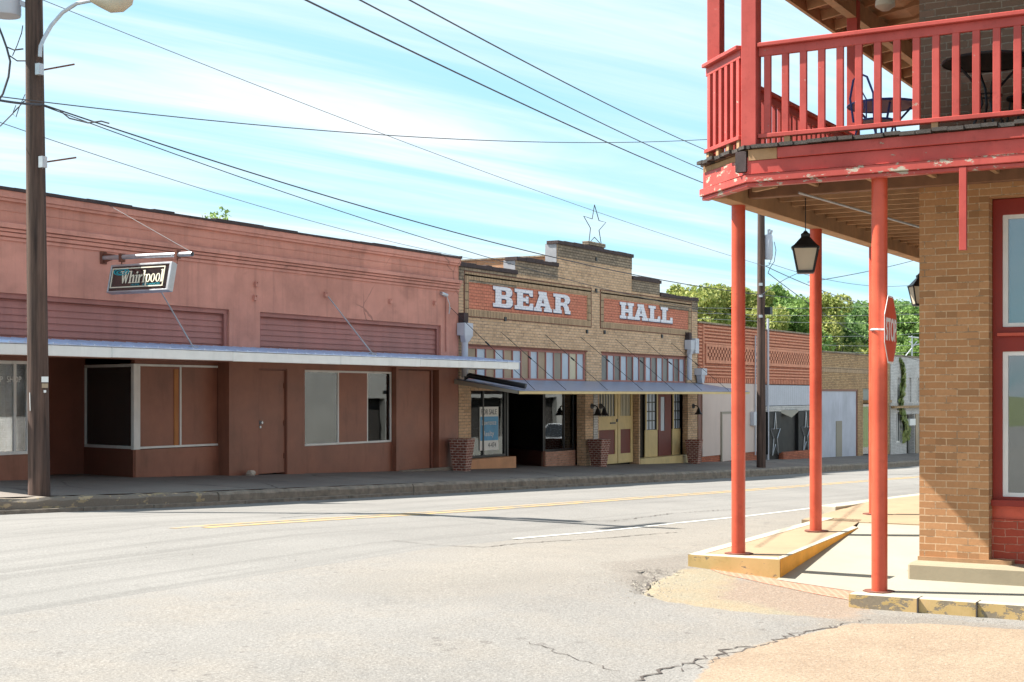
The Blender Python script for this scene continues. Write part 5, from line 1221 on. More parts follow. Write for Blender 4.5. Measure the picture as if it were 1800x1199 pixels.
def ypost(x, y, w=.075, rot=0):
    c = Matrix.Translation((x, y, 0)) @ Matrix.Rotation(rot, 4, 'Z'); m = MB().box(-w, w, -w, w, zD+.002, zRf+.3)
    m.v = [tuple(c @ Vector(v)) for v in m.v]; return part(m, 'balcony_post', M['redpeel'] if False else M['red'], nb, bevel=.005)
ypost(J0[0]-.0, J0[1]+.02, .076); ypost(J1[0]+.0, J1[1], .07); ypost(19.08, YRl, .07); ypost(23.4, YRl, .07); ypost(XRl, J0[1]-5.0, .07)
# balcony roof seen from below
XRo, YRo = XFc-.35, 6.32
rfm = part(MB().prism([(XRo, YS, zRf+.32), (XRo, K0[1]-.1, zRf+.32), (K1[0]-.5, YRo, zRf+.32), (XEn, YRo, zRf+.32), (XEn, YBk, zRf+1.0), (XB, YBk, zRf+1.0), (XB, YS, zRf+.85)], (0,0,.05)), 'balcony_roof', M['rawwood'], nb)
part(MB().box(XRl-.06, XRl+.06, YS, K0[1], zRf+.06, zRf+.30).box(J1[0]-.02, XEn, YRl-.06, YRl+.06, zRf+.06, zRf+.30).obox((J0[0], J0[1], zRf+.18), (J1[0], J1[1], zRf+.18), .12, .24), 'roof_beam', M['rawwood'], rfm)
part(MB().box(K1[0]-.4, XEn, YRo-.03, YRo+.02, zRf+.16, zRf+.33), 'eave_board', M['rawwood'], rfm)
x = 14.6
while x < 36: part(MB().obox((x, YBk, zRf+.66), (x, YRo-.04, zRf+.25), .045, .13), 'rafter', M['rawwood'], rfm); x += .6
y = -4
while y < 5: part(MB().obox((XB, y, zRf+.66), (XRo+.05, y, zRf+.25), .045, .13), 'rafter', M['rawwood'], rfm); y += .6
part(MB().prism([(XB, YBk, zRf+.74), (XEn, YBk, zRf+.74), (XEn, YRo-.1, zRf+.315), (XB-.5, YRo-.1, zRf+.315)], (0,0,.01)), 'soffit_boards', M['oldwood'], rfm)
# ceiling lamp
q = PX(1556, 6, 15.5); cl = thing('ceiling_lamp', 'white glass globe lamp under the balcony roof', 'ceiling lamp', (q.x, q.y, q.z))
MB().tube([(0,0,.07),(0,0,.03),(0,0,-.03),(0,0,-.075)], [.05,.10,.105,.045], 16).build('lamp_globe', M['lampglass'], cl, smooth=True)
MB().tube([(0,0,.08),(0,0,.4)], .03, 8).build('stem', M['white'], cl)
# ------------------------------------------------------------------ stop sign
so = thing('stop_sign', 'red octagonal STOP sign clamped to the nearest red pipe post, seen edge on', 'stop sign', (13.66, 13.64*ray(1546)[1]/ray(1546)[0]-.10, EYE+(HY-580)/187.5), (0, 0, R(5.5)))
def octo(r): return [(r/cos(pi/8)*cos(pi/8+k*pi/4), r/cos(pi/8)*sin(pi/8+k*pi/4)) for k in range(8)]
rr = .315
MB().prism([(x, 0, z) for x, z in octo(rr)], (0,.004,0)).build('plate', M['signwhite'], so)
MB().prism([(x, -.003, z) for x, z in octo(rr-.018)], (0,.002,0)).build('red_face', M['stopred'], so)
text_mesh('lettering', 'STOP', .29, .002, M['signwhite'], so, Matrix.Translation((0,-.005,-.10)) @ MX, .80, 'CENTER', .006)
MB().tube([(-.02+.082*cos(t*pi/8), .10+.082*sin(t*pi/8), 0) for t in range(17)], .009, 5).box(-.03, .03, .005, .03, -.03, .03).build('clamp', M['steel'], so)
# ------------------------------------------------------------------ lanterns
def lantern():
    r = thing('hanging_lantern', 'x', 'lantern'); h = .26; a, b = .135, .085     # top half width, bottom half width
    f = MB()
    for sx, sy in ((-1,-1),(1,-1),(1,1),(-1,1)): f.obox((sx*b, sy*b, -h), (sx*a, sy*a, 0), .016, .016)
    for i in range(4):
        c = [(-1,-1),(1,-1),(1,1),(-1,1)]; p, q = c[i], c[(i+1) % 4]
        f.obox((p[0]*b, p[1]*b, -h), (q[0]*b, q[1]*b, -h), .02, .02); f.obox((p[0]*a, p[1]*a, 0), (q[0]*a, q[1]*a, 0), .024, .02)
    f.build('frame', M['black'], r)
    rf_ = MB(); lv = [(.155, 0), (.12, .03), (.075, .085), (.045, .12), (.05, .125), (.05, .15), (.03, .165), (.012, .19)]
    for (w0, z0), (w1, z1) in zip(lv, lv[1:]):
        for i in range(4):
            c = [(-1,-1),(1,-1),(1,1),(-1,1)]; p, q = c[i], c[(i+1) % 4]
            rf_.poly([(p[0]*w0, p[1]*w0, z0), (q[0]*w0, q[1]*w0, z0), (q[0]*w1, q[1]*w1, z1), (p[0]*w1, p[1]*w1, z1)])
    rf_.poly([(-.155,-.155,0),(-.155,.155,0),(.155,.155,0),(.155,-.155,0)]); rf_.build('lantern_roof', M['black'], r)
    for i in range(4):
        c = [(-1,-1),(1,-1),(1,1),(-1,1)]; p, q = c[i], c[(i+1) % 4]; k = .97
        MB().poly([(p[0]*b*k, p[1]*b*k, -h+.01), (q[0]*b*k, q[1]*b*k, -h+.01), (q[0]*a*k, q[1]*a*k, -.012), (p[0]*a*k, p[1]*a*k, -.012)]).build('pane', M['lampglass'], r)
    MB().box(-b, b, -b, b, -h-.02, -h-.008).build('base', M['black'], r)
    MB().tube([(.03*cos(t), 0, .21+.03*sin(t)) for t in [k*pi/6 for k in range(13)]], .005, 5).tube([(0,0,.24),(0,0,.55)], .006, 5).build('chain', M['black'], r)
    return r
ln = lantern(); ln.location = PX(1416, 436, 15.6); ln.rotation_euler = (0,0,R(18)); tag(ln, 'black glass lantern hanging beside the second street side post', 'lantern', 'lanterns hanging under the balcony')
l2 = copy_tree(ln); l2.location = PX(1618, 503, 20.6); l2.rotation_euler = (0,0,R(30)); tag(l2, 'black glass lantern half hidden by the edge of the brick pier', 'lantern', 'lanterns hanging under the balcony')
# ------------------------------------------------------------------ balcony furniture
def bistro_chair(mat):
    r = thing('bistro_chair', 'x', 'chair')
    MB().tube([(.2*cos(t), .2*sin(t), .45) for t in [k*pi/10 for k in range(21)]], .012, 6).build('seat_rim', mat, r)
    MB().prism([(.195*cos(k*pi/10), .195*sin(k*pi/10), .445) for k in range(20)], (0,0,.008)).build('seat', mat, r)
    for sx, sy in ((1,1),(1,-1),(-1,1),(-1,-1)): MB().tube([(sx*.13, sy*.13, .45), (sx*.16, sy*.16, .2), (sx*.21, sy*.21, 0)], .010, 6).build('leg', mat, r)
    bk = MB().tube([(.17, -.15, .45), (.20, -.17, .7), (.22, -.10, .88), (.225, 0, .93), (.22, .10, .88), (.20, .17, .7), (.17, .15, .45)], .012, 6)
    bk.tube([(.19, -.06, .45), (.21, -.08, .65), (.22, 0, .78), (.21, .08, .65), (.19, .06, .45)], .008, 5); bk.build('backrest', mat, r)
    MB().tube([(.2+.0*k, .05*cos(k*pi/5), .6+.05*sin(k*pi/5)) for k in range(11)], .006, 5).build('scroll', mat, r)
    return r
c0 = bistro_chair(M['blue']); c0.location = (15.25, 4.35, zD+.002); c0.rotation_euler = (0,0,R(150)); tag(c0, 'dark blue wrought iron chair beside the blue table near the balcony corner', 'chair', 'wrought iron chairs on the balcony')
c1_ = bistro_chair(M['black']); c1_.location = (14.75, 2.72, zD+.002); c1_.rotation_euler = (0,0,R(-60)); tag(c1_, 'black wrought iron chair beside the round table at the picture edge', 'chair', 'wrought iron chairs on the balcony')
def bistro_table(mat, loc, R_, label):
    tb = thing('bistro_table', label, 'table', loc, group='round iron tables on the balcony')
    MB().tube([(R_*cos(t), R_*sin(t), .74) for t in [k*pi/14 for k in range(29)]], .014, 6).prism([(R_*.98*cos(k*pi/14), R_*.98*sin(k*pi/14), .735) for k in range(28)], (0,0,.006)).build('table_top', mat, tb)
    for k in range(4):
        a = k*pi/2+.5; MB().tube([(.30*cos(a), .30*sin(a), .72), (.10*cos(a), .10*sin(a), .5), (.06*cos(a), .06*sin(a), .35), (.15*cos(a), .15*sin(a), .12), (.32*cos(a), .32*sin(a), .0)], .013, 6).build('leg', mat, tb)
    MB().tube([(.12*cos(k*pi/8), .12*sin(k*pi/8), .42) for k in range(17)], .008, 5).build('ring', mat, tb)
bistro_table(M['black'], (14.3, 3.0, zD+.002), .42, 'black round wrought iron table behind the balcony railing')
bistro_table(M['blue'], (15.9, 4.45, zD+.002), .38, 'blue round wrought iron table near the balcony corner')
# ------------------------------------------------------------------ utility poles
pb = PY(69, 877, 18.42)
pl = thing('utility_pole', 'tall weathered wooden utility pole at the left kerb with lamp arm and pole steps', 'utility pole', (pb.x, 18.42, zs(pb.x, 18.4)-.02))
H = 13.2; lean = lambda z: Vector((-.045*z*ST*.3-.012*z, .012*z, z))
lean = lambda z: Vector((-.006*z*1.0, .0085*z, z))
MB().tube([lean(z) for z in (0, 1, 2.5, 4, 5.5, 7, 8.5, 10, 11.5, H)], [.176, .168, .163, .158, .150, .142, .134, .128, .12, .11], 20).build('pole_shaft', M['polew'], pl, smooth=True)
Rv = Vector((ST, -CT, 0)); Fv = Vector((CT, ST, 0)); s_p = 109.0
def onp(px, py, dz=0, depth=0):         # point near the pole at pixel, in pole-local coordinates
    a = ray(px); # plane through the pole facing the camera
    Z = pb.x*CT+18.42*ST+depth; t = Z/FPX; return Vector((a[0]*t, a[1]*t, EYE+(HY-py)*t))-Vector(pl.location)
MB().tube([onp(70,100,0,-.2), onp(71,82,0,-.2), onp(76,70,0,-.15), onp(90,45), onp(110,22), onp(135,6), onp(165,0)], .032, 8).build('lamp_arm', M['steel'], pl, smooth=True)
MB().tube([onp(160,-2), onp(175,2), onp(195,6), onp(212,5), onp(226,-2), onp(234,-8)], [.05,.09,.15,.15,.11,.03], 14).build('lamp_head', M['lampglass'], pl, smooth=True)
for (a, b) in (((76,123),(131,113)), ((80,285),(134,277))): MB().tube([onp(*a), onp(*b)], .014, 6).build('pole_step', M['rust'], pl)
for a in ((69,122),(75,285)): q = onp(*a, 0, -.19); MB().box(q.x-.05, q.x+.05, q.y-.05, q.y+.04, q.z-.09, q.z+.09).build('pole_bracket', M['steel'], pl)
tc = onp(9, 0, 0, 0); MB().tube([tc+Vector((0,0,-.26)), tc+Vector((0,0,-.22)), tc+Vector((0,0,.9)), tc+Vector((0,0,.95))], [.24,.25,.25,.2], 20).build('transformer', M['xfmr'], pl, smooth=True)
MB().obox(tc+Vector((0,0,.05)), onp(48, 10), .06, .08).build('transformer_bracket', M['xfmr'], pl)
zc = 12.2; MB().box(-.9, 1.3, -.06, .06, zc-.06, zc+.06).build('cross_arm', M['polew'], pl)
for i in (-.8, -.3, .6, 1.2): MB().tube([(i,0,zc+.06),(i,0,zc+.12),(i,0,zc+.14),(i,0,zc+.24)], [.03,.03,.06,.04], 8).build('insulator', M['grey'], pl)
tc2 = Vector((.5, -.25, 9.6)); MB().tube([tc2, tc2+Vector((0,0,.04)), tc2+Vector((0,0,.85)), tc2+Vector((0,0,.9))], [.2,.22,.22,.18], 18).build('transformer', M['xfmr'], pl, smooth=True)
q = onp(79, 668, 0, -.17); u = Vector((-Fv.x, -Fv.y, 0))
for (py, sx, sz, mt) in ((667,.055,.045,'signwhite'),(678,.05,.035,'tanpane'),(688,.02,.02,'signwhite')):
    q = onp(79, py, 0, -.172); MB().obox(q-Rv*sx, q+Rv*sx, .006, sz*2).build('pole_tag', M[mt], pl)
MB().obox(onp(54,690,0,-.13), onp(55,722,0,-.13), .05, .01).build('torn_paper', M['signwhite'], pl)
# far pole
fp = PY(1338, 828, 18.5); p2 = thing('utility_pole', 'distant dark wooden utility pole behind the red posts, carrying a grey transformer', 'utility pole', (fp.x, 18.5, zs(fp.x, 18.5)-.02))
MB().tube([(0,0,0),(0,0,3),(0,0,6),(0,0,10.6)], [.165,.155,.145,.12], 14).build('pole_shaft', M['polew'], p2, smooth=True)
loc2 = Vector(p2.location); Z2 = loc2.x*CT+loc2.y*ST
def onq(px, py, depth=0): a = ray(px); t = (Z2+depth)/FPX; return Vector((a[0]*t, a[1]*t, EYE+(HY-py)*t))-loc2
a, b = onq(1351, 456), onq(1351, 415); MB().tube([a, a+Vector((0,0,.03)), b, b+Vector((0,0,.05))], [.13,.145,.145,.11], 14).build('transformer', M['xfmr'], p2, smooth=True)
MB().tube([b, onq(1351, 404), onq(1354, 404)], .04, 8).tube([b+Vector((.1,0,0)), onq(1357,405)], .045, 8).build('bushing', M['xfmr'], p2)
MB().tube([onq(1361,425), onq(1364,440), onq(1361,460), onq(1354,470), onq(1350,480)], .012, 5).tube([onq(1358,425), onq(1358,450), onq(1352,466), onq(1345,468)], .012, 5).build('drop_leads', M['wire'], p2)
q = onq(1344, 546); MB().box(q.x-.1, q.x+.14, q.y-.25, q.y+.05, q.z-.14, q.z+.12).build('splice_box', M['black'], p2)
for py in (500, 556, 520): q = onq(1337, py, -.16); MB().box(q.x-.06, q.x+.06, q.y-.06, q.y+.05, q.z-.05, q.z+.05).build('insulator', M['steel'], p2)
# ------------------------------------------------------------------ cables
def cable(p, q, sag, r, lab, mat='wire', n=22, grp='overhead cables'):
    p, q = Vector(p), Vector(q); pts_ = []
    for i in range(n+1):
        t = i/n; c = p+(q-p)*t; c.z -= sag*4*t*(1-t); pts_.append(c)
    o = MB().tube(pts_, r, 5).build('overhead_cable', M[mat], smooth=True); tag(o, lab, 'cable', grp); return o
PL = Vector(pl.location); P2 = loc2
cable(PS(-60, -55, 109), PS(1345, 468, 51), .25, .007, 'thin cable from lamp arm down to the distant pole, passing above the wire star', 'wirel')
cable(PS(470, -33, 150), PS(1260, 331, 60), .1, .013, 'lowest and leftmost of the three parallel cables crossing the top of the sky', 'wire')
cable(PS(570, -33, 150), PS(1260, 308, 60), .1, .011, 'middle one of the three parallel cables crossing the top of the sky', 'wire')
cable(PS(650, -38, 150), PS(1260, 272, 60), .1, .011, 'uppermost of the three parallel cables crossing the top of the sky', 'wire')
cable(PS(-40, 165, 118), PS(1262, 244, 62), .35, .009, 'nearly level cable running from the pole across to the balcony post', 'wire')
cable(PS(75, 184, 109), PS(1400, 524, 50), .55, .013, 'thick sagging cable passing in front of the top step of the parapet', 'wire')
cable(PS(75, 186, 109), PY(1345, 562, 18.6), .5, .009, 'cable dropping from the pole to the hall roof, upper one of a close pair', 'wire')
cable(PS(-30, 205, 112), PY(870, 462, 24), .25, .007, 'cable dropping from the pole to the hall roof, lower one of a close pair', 'wirel')
cable(PS(-40, 168, 118), PS(75, 184, 109), .03, .02, 'short thick cable left of the near pole below the transformer', 'wire')
def jumper(pts, lab, r=.012):
    o = MB().tube([PS(a, b, 108) for a, b in pts], r, 6).build('jumper_wire', M['wire'], smooth=True); tag(o, lab, 'wire', 'loose wires at the near pole')
jumper([(-5,40),(5,65),(12,85),(18,108),(15,135),(5,165),(-5,180)], 'thick curved black wire at the left picture edge', .018)
jumper([(10,82),(25,88),(41,86)], 'upper short loop of wire reaching the pole'); jumper([(17,98),(30,107),(47,107)], 'lower short loop of wire reaching the pole')
jumper([(40,45),(38,58),(30,80),(22,98)], 'straight thin lead hanging below the transformer', .008); jumper([(0,222),(20,202),(42,178),(55,176)], 'thin wire climbing from bottom left to the pole clamp', .010)
jumper([(28,185),(22,200),(28,206),(34,188),(44,166),(52,172)], 'small tangled wire loop beside the pole clamp', .007)
jumper([(78,186),(105,194),(122,208),(155,216),(178,213),(192,217)], 'drooping splice wire just right of the near pole', .013)
for i, (a, b, sg_, lab) in enumerate((((1346,468),(1640,555),.4,'lower dark cable leaving the distant pole to the right'), ((1350,480),(1640,640),.5,'loose cable sagging behind the second post'), ((1350,462),(1640,495),.5,'faint high cable right of the distant pole'), ((1340,518),(1420,476),-.15,'cable rising from the distant pole towards the lantern'), ((1420,496),(1640,448),.1,'faint cable rising to the right under the balcony'))):
    cable(PS(*a, 50), PS(*b, 34), sg_, .014 if i != 2 else .009, lab, 'wire', grp='cables at the distant pole')
for i, (y0, y1) in enumerate(((540,533),(548,551),(557,566),(588,584),(600,605),(610,618))):
    cable(PS(1180 if i < 3 else 1345, y0, 30), PS(1640, y1, 24), .2, .011, '%s of the faint cables strung in front of the wooded hill' % ('highest second third fourth fifth lowest'.split()[i]), 'grey', grp='faint cables in front of the hill')
# rooftop aerial far right
q = PS(1603, 625, 26); an = thing('roof_aerial', 'grey lattice aerial frame on the roof beside the brick pier', 'aerial', q)
def loc_(px, py): return PS(px, py, 26)-q
MB().tube([loc_(1603,628), loc_(1603,590)], .05, 6).tube([loc_(1590,628), loc_(1612,600)], .04, 5).tube([loc_(1598,600), loc_(1606,607), loc_(1616,605)], .04, 5).tube([loc_(1597,592), loc_(1615,594)], .05, 5).build('mast', M['steel'], an)
# small rock by the door
rk = MB(); bm = bmesh.new(); bmesh.ops.create_icosphere(bm, subdivisions=2, radius=.12)
for v in bm.verts: v.co *= random.uniform(.8, 1.15); v.co.z *= .75
me = bpy.data.meshes.new('rock'); bm.to_mesh(me); bm.free(); me.materials.append(M['rock']); o = bpy.data.objects.new('rock', me); COL.objects.link(o)
q = PY(441, 838, YF-.15); o.location = (q.x, q.y, zs(q.x, q.y)+.05); tag(o, 'pale rock on the pavement beside the brown door', 'rock')
# ------------------------------------------------------------------ pickup truck parked along the near kerb further down
tk = thing('pickup_truck', 'white pickup truck mirrored in the hall display window', 'pickup truck', (67, 8.0, zr(67, 8)), (0,0,0))
sec = [(-2.6,.55,.95),(-2.5,.45,1.05),(-1.3,.45,1.12),(-1.25,.45,1.12)]
bd = MB().prism([(-2.6,-.95,.45),(2.6,-.95,.45),(2.6,-.95,1.12),(.4,-.95,1.12),(-1.2,-.95,1.10),(-2.5,-.95,.98),(-2.6,-.95,.8)], (0,1.9,0)); bd.build('body', M['carwhite'], tk, .05)
MB().prism([(-1.2,-.85,1.12),(.45,-.85,1.12),(.35,-.85,1.72),(.1,-.85,1.80),(-.5,-.85,1.78)], (0,1.7,0)).build('cab', M['carwhite'], tk, .05)
for sy in (-.862, .853): MB().prism([(-.95,sy,1.18),(.3,sy,1.18),(.22,sy,1.66),(-.48,sy,1.68)], (0,.008,0)).build('side_window', M['panedark'], tk)
MB().obox((-1.17,0,1.14),(-.54,0,1.76), 1.5, .02, (0,0,1)).build('windscreen', M['panedark'], tk)
for sx in (-1.7, 1.6):
    for sy in (-.97, .77): wh = MB().tube([(sx, sy, .38), (sx, sy+.2, .38)], .38, 20).build('wheel', M['tyre'], tk)
for sy in (-.7, .7): MB().box(-2.63, -2.59, sy-.15, sy+.15, .72, .88).build('headlight', M['lampglass'], tk)
# building across the main street further along the near side (mirrored in the shop windows)
nr = thing('near_side_building', 'pale building further along the near pavement, mirrored in shop windows', 'building', (60, 3.5, 0))
part(MB().wall(50, 120, -4, 4.2, 3.5, 3.2, [(53+i*6, 56.5+i*6, -.5, 1.6) for i in range(10)]), 'wall', M['nearwall'], nr)
part(MB().box(50, 120, 3.0, 3.1, -4, 4), 'interior_partition', M['dark'], nr)
# ------------------------------------------------------------------ trees
def crown_mesh(name, mat, seed, w, h, nl, per, leaf, tall=False):
    rnd = random.Random(seed); m = MB(); lobes = []
    for i in range(nl):
        a = rnd.uniform(0, 2*pi); t = rnd.random(); rr_ = w*.5*sqrt(rnd.random())*(1-.55*abs(t-.35)); z = h*(.22+.7*t)
        lobes.append((rr_*cos(a), rr_*sin(a), z, rnd.uniform(.13, .24)*w*(1-.35*t)))
    lobes.append((0, 0, h*.85, w*.16)); lobes.append((0,0,h*.5,w*.3))
    for (lx, ly, lz, lr) in lobes:
        for k in range(per):
            u = rnd.gauss(0,1); v = rnd.gauss(0,1); q = rnd.gauss(0,1); L = sqrt(u*u+v*v+q*q) or 1; r_ = lr*(.55+.5*rnd.random()**.6)
            if tall: q *= 1.2
            c = Vector((lx+u/L*r_, ly+v/L*r_, lz+q/L*r_*.95)); s_ = leaf*rnd.uniform(.5, 1.2)
            n = Vector((rnd.gauss(0,1), rnd.gauss(0,1), rnd.gauss(.6,1))).normalized(); a = n.orthogonal().normalized(); b = n.cross(a); ph = rnd.uniform(0, 6.28)
            a2 = a*cos(ph)+b*sin(ph); b2 = n.cross(a2)
            m.poly([c-a2*s_, c-b2*s_*.6, c+a2*s_, c+b2*s_*.6])
    me = bpy.data.meshes.new(name); me.from_pydata(m.v, [], m.f); me.materials.append(mat); return me
def trunk_mesh(h, w, seed):
    rnd = random.Random(seed); m = MB().tube([(0,0,0),(.05*w,0,h*.25),(0,.04*w,h*.5),(0,0,h*.8)], [.035*h,.026*h,.018*h,.006*h], 8)
    for i in range(7):
        a = rnd.uniform(0, 6.28); z = h*rnd.uniform(.25,.6); m.tube([(0,0,z),(w*.2*cos(a),w*.2*sin(a),z+h*.12),(w*.38*cos(a),w*.38*sin(a),z+h*.25)], [.012*h,.008*h,.003*h], 5)
    return m
tmesh = {}
def tree_proto(key, mat, seed, w, h, nl, per, leaf, label, tall=False):
    r = thing('tree', label, 'tree'); me = crown_mesh('crown', mat, seed, w, h, nl, per, leaf, tall)
    c = bpy.data.objects.new('crown', me); COL.objects.link(c); c.parent = r
    trunk_mesh(h, w, seed).build('trunk', M['bark'], r); tmesh[key] = r; return r
tree_proto('a', M['leafy'], 1, 5.0, 10, 30, 480, .15, '', True); tree_proto('b', M['leafg'], 2, 7.5, 9.5, 34, 480, .17, ''); tree_proto('c', M['leafd'], 3, 9, 10, 36, 500, .19, ''); tree_proto('d', M['leafy'], 4, 6.0, 9, 30, 480, .14, '')
used = {}
def put(key, px, ptop, s, hh, lab, grp, rz):
    src = tmesh[key]; o = src if key not in used else copy_tree(src); used[key] = 1
    p = PS(px, ptop, s); base = {'a':10,'b':9.5,'c':10,'d':9}[key]; k = hh/base; zbase = p.z-hh*.98
    o.location = (p.x, p.y, zbase); o.scale = (k, k, k); o.rotation_euler = (0, 0, rz); tag(o, lab, 'tree', grp)
    return zbase, p
G1 = 'trees behind the low brick buildings'; rnd = random.Random(21)
lst = [('a',1192,508,22.5,10.5,'yellow green tree just behind the right shoulder of the hall parapet'),
 ('a',1212,492,23,11,'tallest yellow green tree beside the hall parapet end'), ('d',1250,503,24,10,'broad yellow green tree left of the first red post'),
 ('a',1276,497,23,10.5,'yellow green tree touching the left edge of the first red post'), ('a',1318,500,23,10.5,'yellow green tree between the first red post and the distant pole'),
 ('b',1352,503,21,11.5,'darker green tree right behind the distant pole'), ('d',1335,540,24,8.5,'low golden tree behind the foot of the distant pole cables'), ('b',1378,520,20,11,'green tree above the checkered brick panels'),
 ('c',1408,524,18,12,'round green tree left of the second red post'), ('d',1455,518,20,11,'thin tall yellowish tree right of the second red post'),
 ('c',1482,540,17,12,'dark green tree rising above the ochre brick building'), ('b',1520,533,16,13,'green domed tree left of the nearest red post'),
 ('c',1500,565,19,10,'lower green tree in front of the domed tree'), ('c',1556,535,15,13,'green tree behind the stop sign'), ('b',1596,540,16,13,'green tree between stop sign and brick pier'),
 ('b',1610,598,20,8,'small bright green tree behind the roof aerial'), ('c',1640,545,15,13,'dark green tree partly hidden by the brick pier'),
 ('b',1440,560,19,9,'low green tree behind the second red post'), ('c',1230,545,20,9,'low dark tree filling below the yellow green row'), ('b',1300,548,19,9,'low green tree filling behind the first red post'), ('c',1380,565,18,9,'low dark tree above the rust brick coping'), ('b',1570,585,19,8.5,'low bright tree beneath the stop sign foliage')]
for i, (k, px, pt, s_, hh, lab) in enumerate(lst): put(k, px, pt, s_, hh, lab, G1, rnd.uniform(0, 6.28))
p = PY(388, 366, 25); tr_ = tree_proto('e', M['leafg'], 9, 1.8, 2.2, 9, 55, .07, ''); tr_.location = (p.x, p.y, p.z-2.1); tag(tr_, 'small leafy treetop poking above the rose stucco parapet', 'tree'); tr_.children[1].scale = (1,1,1)
# extend its trunk down to the roof line behind
MB().tube([(0,0,-4.6),(.05,0,-1.5),(0,0,.3)], [.12,.1,.07], 7).build('trunk', M['bark'], tr_)
# distant wooded ridge
rg = MB(); rnd = random.Random(77)
for i in range(26000):
    px = rnd.uniform(1150, 1680); s_ = rnd.uniform(9, 13); top = 545+12*sin(px*.021)+6*sin(px*.07)-(px-1400)*.02; py = top+abs(rnd.gauss(0, 1))*28
    c = PS(px, py, s_); n = Vector((rnd.gauss(0,1), rnd.gauss(0,1), rnd.gauss(.6,1))).normalized(); a = n.orthogonal().normalized()*.5; b = n.cross(a); rg.poly([c-a, c-b*.7, c+a, c+b*.7])
me = bpy.data.meshes.new('distant_wood'); me.from_pydata(rg.v, [], rg.f); me.materials.append(M['leafd']); o = bpy.data.objects.new('distant_wood', me); COL.objects.link(o); tag(o, 'distant green wooded ridge behind the nearer trees', 'woodland', kind='stuff')
# ------------------------------------------------------------------ light and sky
SD = Vector((.306, -.952, 0)).normalized(); EL = R(52.5)
d = Vector((SD.x*cos(EL), SD.y*cos(EL), -sin(EL)))
sun = bpy.data.lights.new('sun', 'SUN'); sun.energy = 2.5; sun.angle = R(.5); sun.color = (1, .95, .86)
so_ = bpy.data.objects.new('sun', sun); COL.objects.link(so_); so_.rotation_euler = d.to_track_quat('-Z', 'Y').to_euler(); so_.location = (0,0,60)
wd = bpy.data.worlds.new('World'); scene.world = wd; wd.use_nodes = True; nt = wd.node_tree; N = nt.nodes; Lk = nt.links; bg = N['Background']
sk = N.new('ShaderNodeTexSky'); sk.sky_type = 'NISHITA'; sk.sun_disc = False; sk.sun_elevation = EL; sk.sun_rotation = math.atan2(-d.x, -d.y); sk.air_density = 1.0; sk.dust_density = .6; sk.ozone_density = 1.2
tc_ = N.new('ShaderNodeTexCoord'); sp_ = N.new('ShaderNodeSeparateXYZ'); Lk.new(tc_.outputs['Generated'], sp_.inputs[0])
def wm(op, a, b):
    n = N.new('ShaderNodeMath'); n.operation = op
    for k, v in ((0, a), (1, b)):
        if isinstance(v, bpy.types.NodeSocket): Lk.new(v, n.inputs[k])
        else: n.inputs[k].default_value = v
    return n.outputs[0]
zz = wm('ADD', wm('MAXIMUM', sp_.outputs[2], 0), .12); cx_ = N.new('ShaderNodeCombineXYZ'); Lk.new(wm('DIVIDE', sp_.outputs[0], zz), cx_.inputs[0]); Lk.new(wm('DIVIDE', sp_.outputs[1], zz), cx_.inputs[1])
mp0 = N.new('ShaderNodeMapping'); Lk.new(cx_.outputs[0], mp0.inputs[0]); mp0.inputs['Rotation'].default_value = (0, 0, R(26)); mp = N.new('ShaderNodeMapping'); Lk.new(mp0.outputs[0], mp.inputs[0]); mp.inputs['Scale'].default_value = (.22, 1.6, 1)
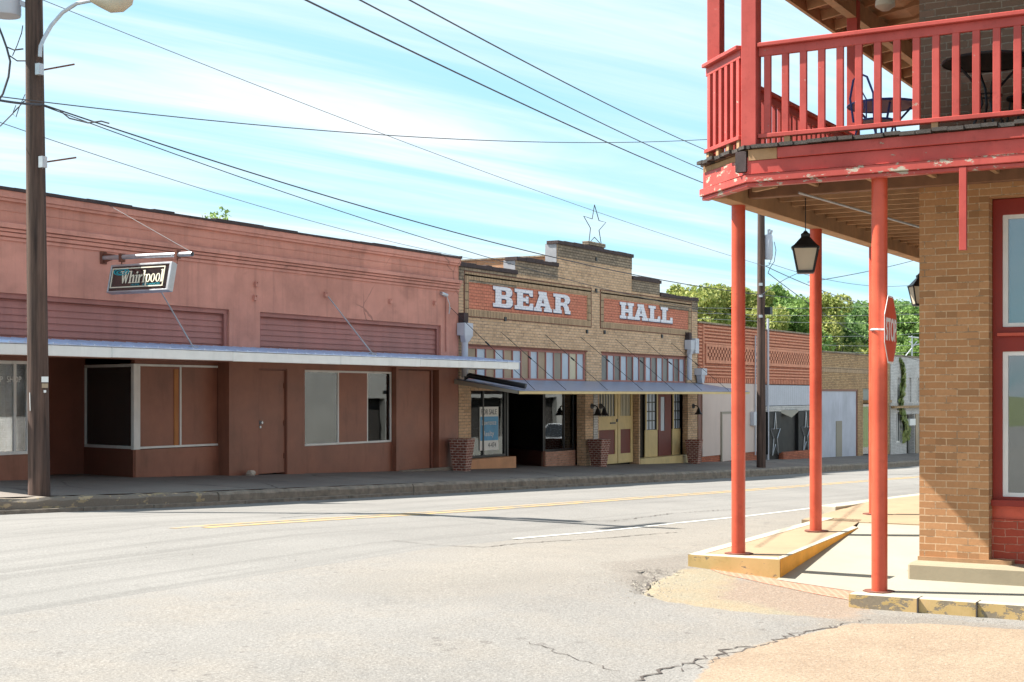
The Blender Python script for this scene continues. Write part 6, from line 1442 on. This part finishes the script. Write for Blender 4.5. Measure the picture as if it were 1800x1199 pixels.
def wn(scale, det, rgh, dist, loc=0):
    m2 = N.new('ShaderNodeMapping'); Lk.new(mp.outputs[0], m2.inputs[0]); m2.inputs['Location'].default_value = (loc, loc*1.7, 0)
    n = N.new('ShaderNodeTexNoise'); Lk.new(m2.outputs[0], n.inputs['Vector']); n.inputs['Scale'].default_value = scale; n.inputs['Detail'].default_value = det; n.inputs['Roughness'].default_value = rgh; n.inputs['Distortion'].default_value = dist; return n.outputs['Fac']
def wr(v, a, b, c, e_):
    n = N.new('ShaderNodeMapRange'); Lk.new(v, n.inputs[0]); n.interpolation_type = 'SMOOTHSTEP'
    for k, x in zip((1,2,3,4), (a,b,c,e_)): n.inputs[k].default_value = x
    return n.outputs[0]
cl1 = wr(wn(1.25, 8, .58, .55, 3.1), .33, .62, 0, 1); cl2 = wr(wn(3.2, 8, .6, .5, 7), .3, .7, .35, 1)
cloud = wm('MULTIPLY', wm('MULTIPLY', cl1, cl2), .95)
tint = N.new('ShaderNodeMix'); tint.data_type = 'RGBA'; tint.blend_type = 'MULTIPLY'; tint.inputs[0].default_value = 1; Lk.new(sk.outputs[0], tint.inputs[6]); tint.inputs[7].default_value = (1, 1.04, .95, 1)
mxw = N.new('ShaderNodeMix'); mxw.data_type = 'RGBA'; Lk.new(cloud, mxw.inputs[0]); 
def vm(op, a, b):
    n = N.new('ShaderNodeVectorMath'); n.operation = op
    for k, v in ((0, a), (1, b)):
        if isinstance(v, bpy.types.NodeSocket): Lk.new(v, n.inputs[k])
        else: n.inputs[k].default_value = v
    return n.outputs[0]
soft = vm('DIVIDE', vm('MULTIPLY', tint.outputs[2], (.80, 1.50, 1.95)), vm('ADD', tint.outputs[2], (.80, 1.50, 1.95)))
Lk.new(soft, mxw.inputs[6]); mxw.inputs[7].default_value = (1.36, 1.42, 1.46, 1)
Lk.new(mxw.outputs[2], bg.inputs[0]); bg.inputs[1].default_value = .15
# ------------------------------------------------------------------ camera
cam = bpy.data.cameras.new('camera'); co_ = bpy.data.objects.new('camera', cam); COL.objects.link(co_)
co_.location = (0, 0, EYE); co_.rotation_euler = (R(90), 0, TH-R(90)); cam.sensor_width = 36; cam.lens = FPX/1800*36; cam.shift_y = (HY-599.5)/1800; cam.clip_end = 6000; cam.clip_start = .1
scene.camera = co_
scene.view_settings.view_transform = 'Standard'; scene.view_settings.look = 'None'; scene.view_settings.exposure = 2.48; scene.view_settings.gamma = 1
